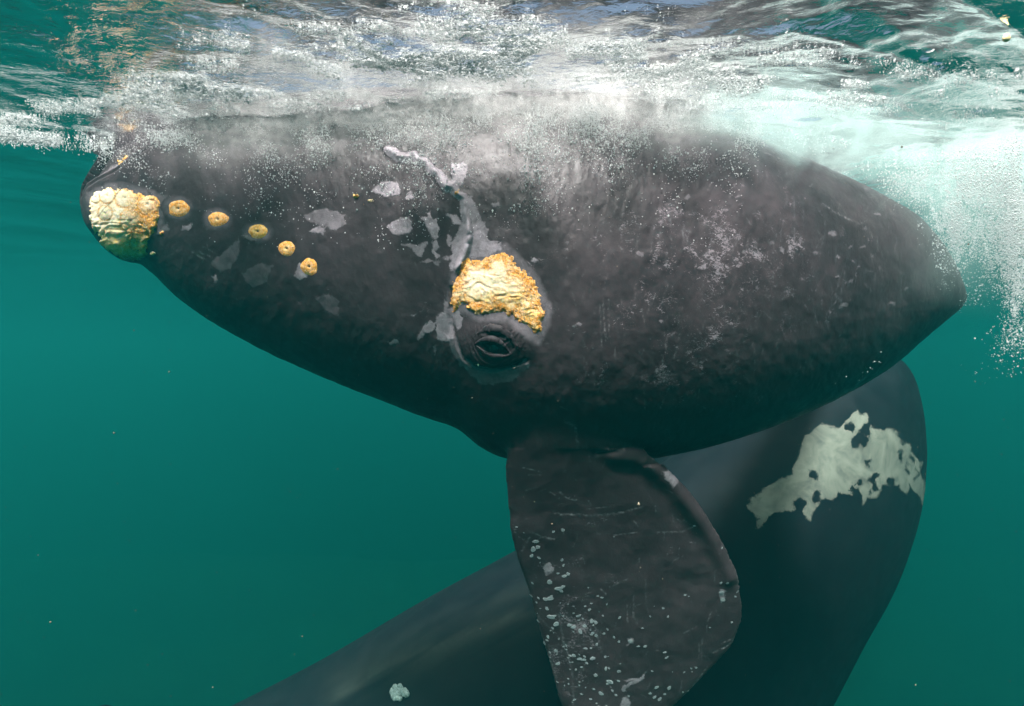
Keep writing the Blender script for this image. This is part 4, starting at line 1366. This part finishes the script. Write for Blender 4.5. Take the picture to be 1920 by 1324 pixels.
def plume_mist():
    x0, x1, y0, y1 = 0.75, 4.8, 2.5, 5.2
    me = slab('plume_mist', np.linspace(x0, x1, 60), np.linspace(y0, y1, 36), 0.012, lambda X, Y, Z: Z * 0 - 0.1)

    def dens(t):
        o = t.obj()
        sx = t.n('SeparateXYZ'); t.nt.links.new(o, sx.inputs[0])
        n1 = t.noise(o, 3.4, 6.0, 0.72, 0.9)
        nn = t.math('SUBTRACT', n1, 0.5)
        zz = sx.outputs[2]
        # churned white water right under the surface
        g1 = t.mr(t.math('ADD', zz, t.math('MULTIPLY', nn, 1.3)), t.mr(sx.outputs[0], 2.0, 2.9, 0.97, 1.08), t.mr(sx.outputs[0], 2.0, 2.9, 1.34, 1.42))
        g1 = t.math('MULTIPLY', t.math('POWER', g1, 1.8), t.mr(sx.outputs[0], 2.0, 2.9, 2.6, 0.9))
        # thin milky haze hanging below it, deeper towards the tail
        drop = t.mr(sx.outputs[0], 1.6, 3.2, 0.85, 0.30)
        g2 = t.mr(t.math('SUBTRACT', t.math('ADD', zz, t.math('MULTIPLY', nn, 1.6)), drop), 0.0, 0.7)
        g2 = t.math('MULTIPLY', t.math('MULTIPLY', t.math('POWER', g2, 1.3), 0.11), t.mr(sx.outputs[1], 2.95, 3.5))
        # the bubble column off the tail end
        cx = t.math('SUBTRACT', t.math('DIVIDE', sx.outputs[0], sx.outputs[1]), 0.885)
        cx = t.math('ADD', cx, t.math('MULTIPLY', nn, 0.25))
        cm = t.mr(t.math('ABSOLUTE', cx), 0.13, 0.0, 0.0, 1.0, True)
        g3 = t.math('MULTIPLY', t.math('MULTIPLY', cm, t.mr(zz, 0.25, 0.8)), t.mr(n1, 0.42, 0.65, 0.0, 0.45))
        g = t.math('ADD', t.math('ADD', g1, g2), g3)
        ex = t.math('MULTIPLY', t.mr(sx.outputs[0], x0, x0 + 0.4), t.mr(sx.outputs[0], x1, x1 - 0.5))
        eyy = t.math('MULTIPLY', t.mr(sx.outputs[1], y0, y0 + 0.3), t.mr(sx.outputs[1], 4.6, 3.4))
        return t.math('MULTIPLY', g, t.math('MULTIPLY', ex, eyy))
    m = mat_mist('plume_mist', dens, (0.74, 0.94, 0.91))
    m.cycles.volume_step_rate = 0.8
    link('plume_mist', me, m, kind='stuff', label='milky aqua cloud of microbubbles behind the back at the right', category='bubble mist')


plume_mist()


def crest_mist():
    x0, x1, y0, y1 = -2.3, 1.5, 1.85, 3.05
    me = slab('crest_mist', np.linspace(x0, x1, 90), np.linspace(y0, y1, 40), 0.003, 0.05)

    def dens(t):
        o = t.obj()
        sx = t.n('SeparateXYZ'); t.nt.links.new(o, sx.inputs[0])
        n1 = t.noise(t.mapping(o, (1.0, 1.8, 1.0)), 3.0, 6.0, 0.66, 0.8)
        n2 = t.noise(o, 42.0, 3.0, 0.65, 0.5)
        ex = t.math('MULTIPLY', t.mr(sx.outputs[0], -1.75, -0.7, 0.0, 1.0, True), t.mr(sx.outputs[0], x1, 0.1, 0.0, 1.0, True))
        eyy = t.math('MULTIPLY', t.mr(sx.outputs[1], y0, 2.15), t.mr(sx.outputs[1], y1, 2.85))
        g = t.math('MULTIPLY', t.mr(n1, 0.46, 0.68), t.mr(n2, 0.42, 0.62, 0.1, 1.6))
        return t.math('MULTIPLY', t.math('MULTIPLY', g, 5.0), t.math('MULTIPLY', ex, eyy))
    link('crest_mist', me, mat_mist('crest_mist', dens, (0.99, 0.96, 0.96)), kind='stuff', label='bright froth glow under the surface above the head', category='bubble mist')


crest_mist()

k = 1100
px = RNG.uniform(-60, 1980, k); py = RNG.uniform(250, 1340, k)
y = RNG.uniform(0.9, 5.0, k)
P = ray(px, py) * y[:, None]
ok = []
for i_ in range(k):
    l, _ = hit(px[i_], py[i_]); l2, _ = hit(px[i_], py[i_], BVH2)
    lim = min(l[1] if l is not None else 99, l2[1] if l2 is not None else 99)
    ok.append(y[i_] < lim - 0.05)
P = P[np.array(ok)]
blobs('drifting_specks', P, np.minimum(0.0006 * np.exp(RNG.normal(0.1, 0.55, len(P))), 0.004), M_SNOW, OV, OF, squash=RNG.uniform(0.6, 1.5, (len(P), 3)),
      kind='stuff', label='tiny pale specks drifting in the water', category='particles')

# a bright scrap just under the surface, far right
fv = IV * np.array([1.0, 0.6, 1.0]); fv[:, 2] *= np.where(fv[:, 2] > 0, 1.25, 0.95); fv[:, 0] *= 1 - 0.35 * np.clip(fv[:, 2], 0, 1)
c0 = ray(1887, 72) * 2.05
fv = fv * 0.016 * (1 + 0.15 * vnoise(fv[:, 0] * 2, fv[:, 1] * 2, fv[:, 2] * 2, s=140))[:, None] + c0
link('drifting_fragment', np_mesh('drifting_fragment', fv, IF), M_FRAG, label='small bright orange-white scrap floating just under the surface', category='fragment')
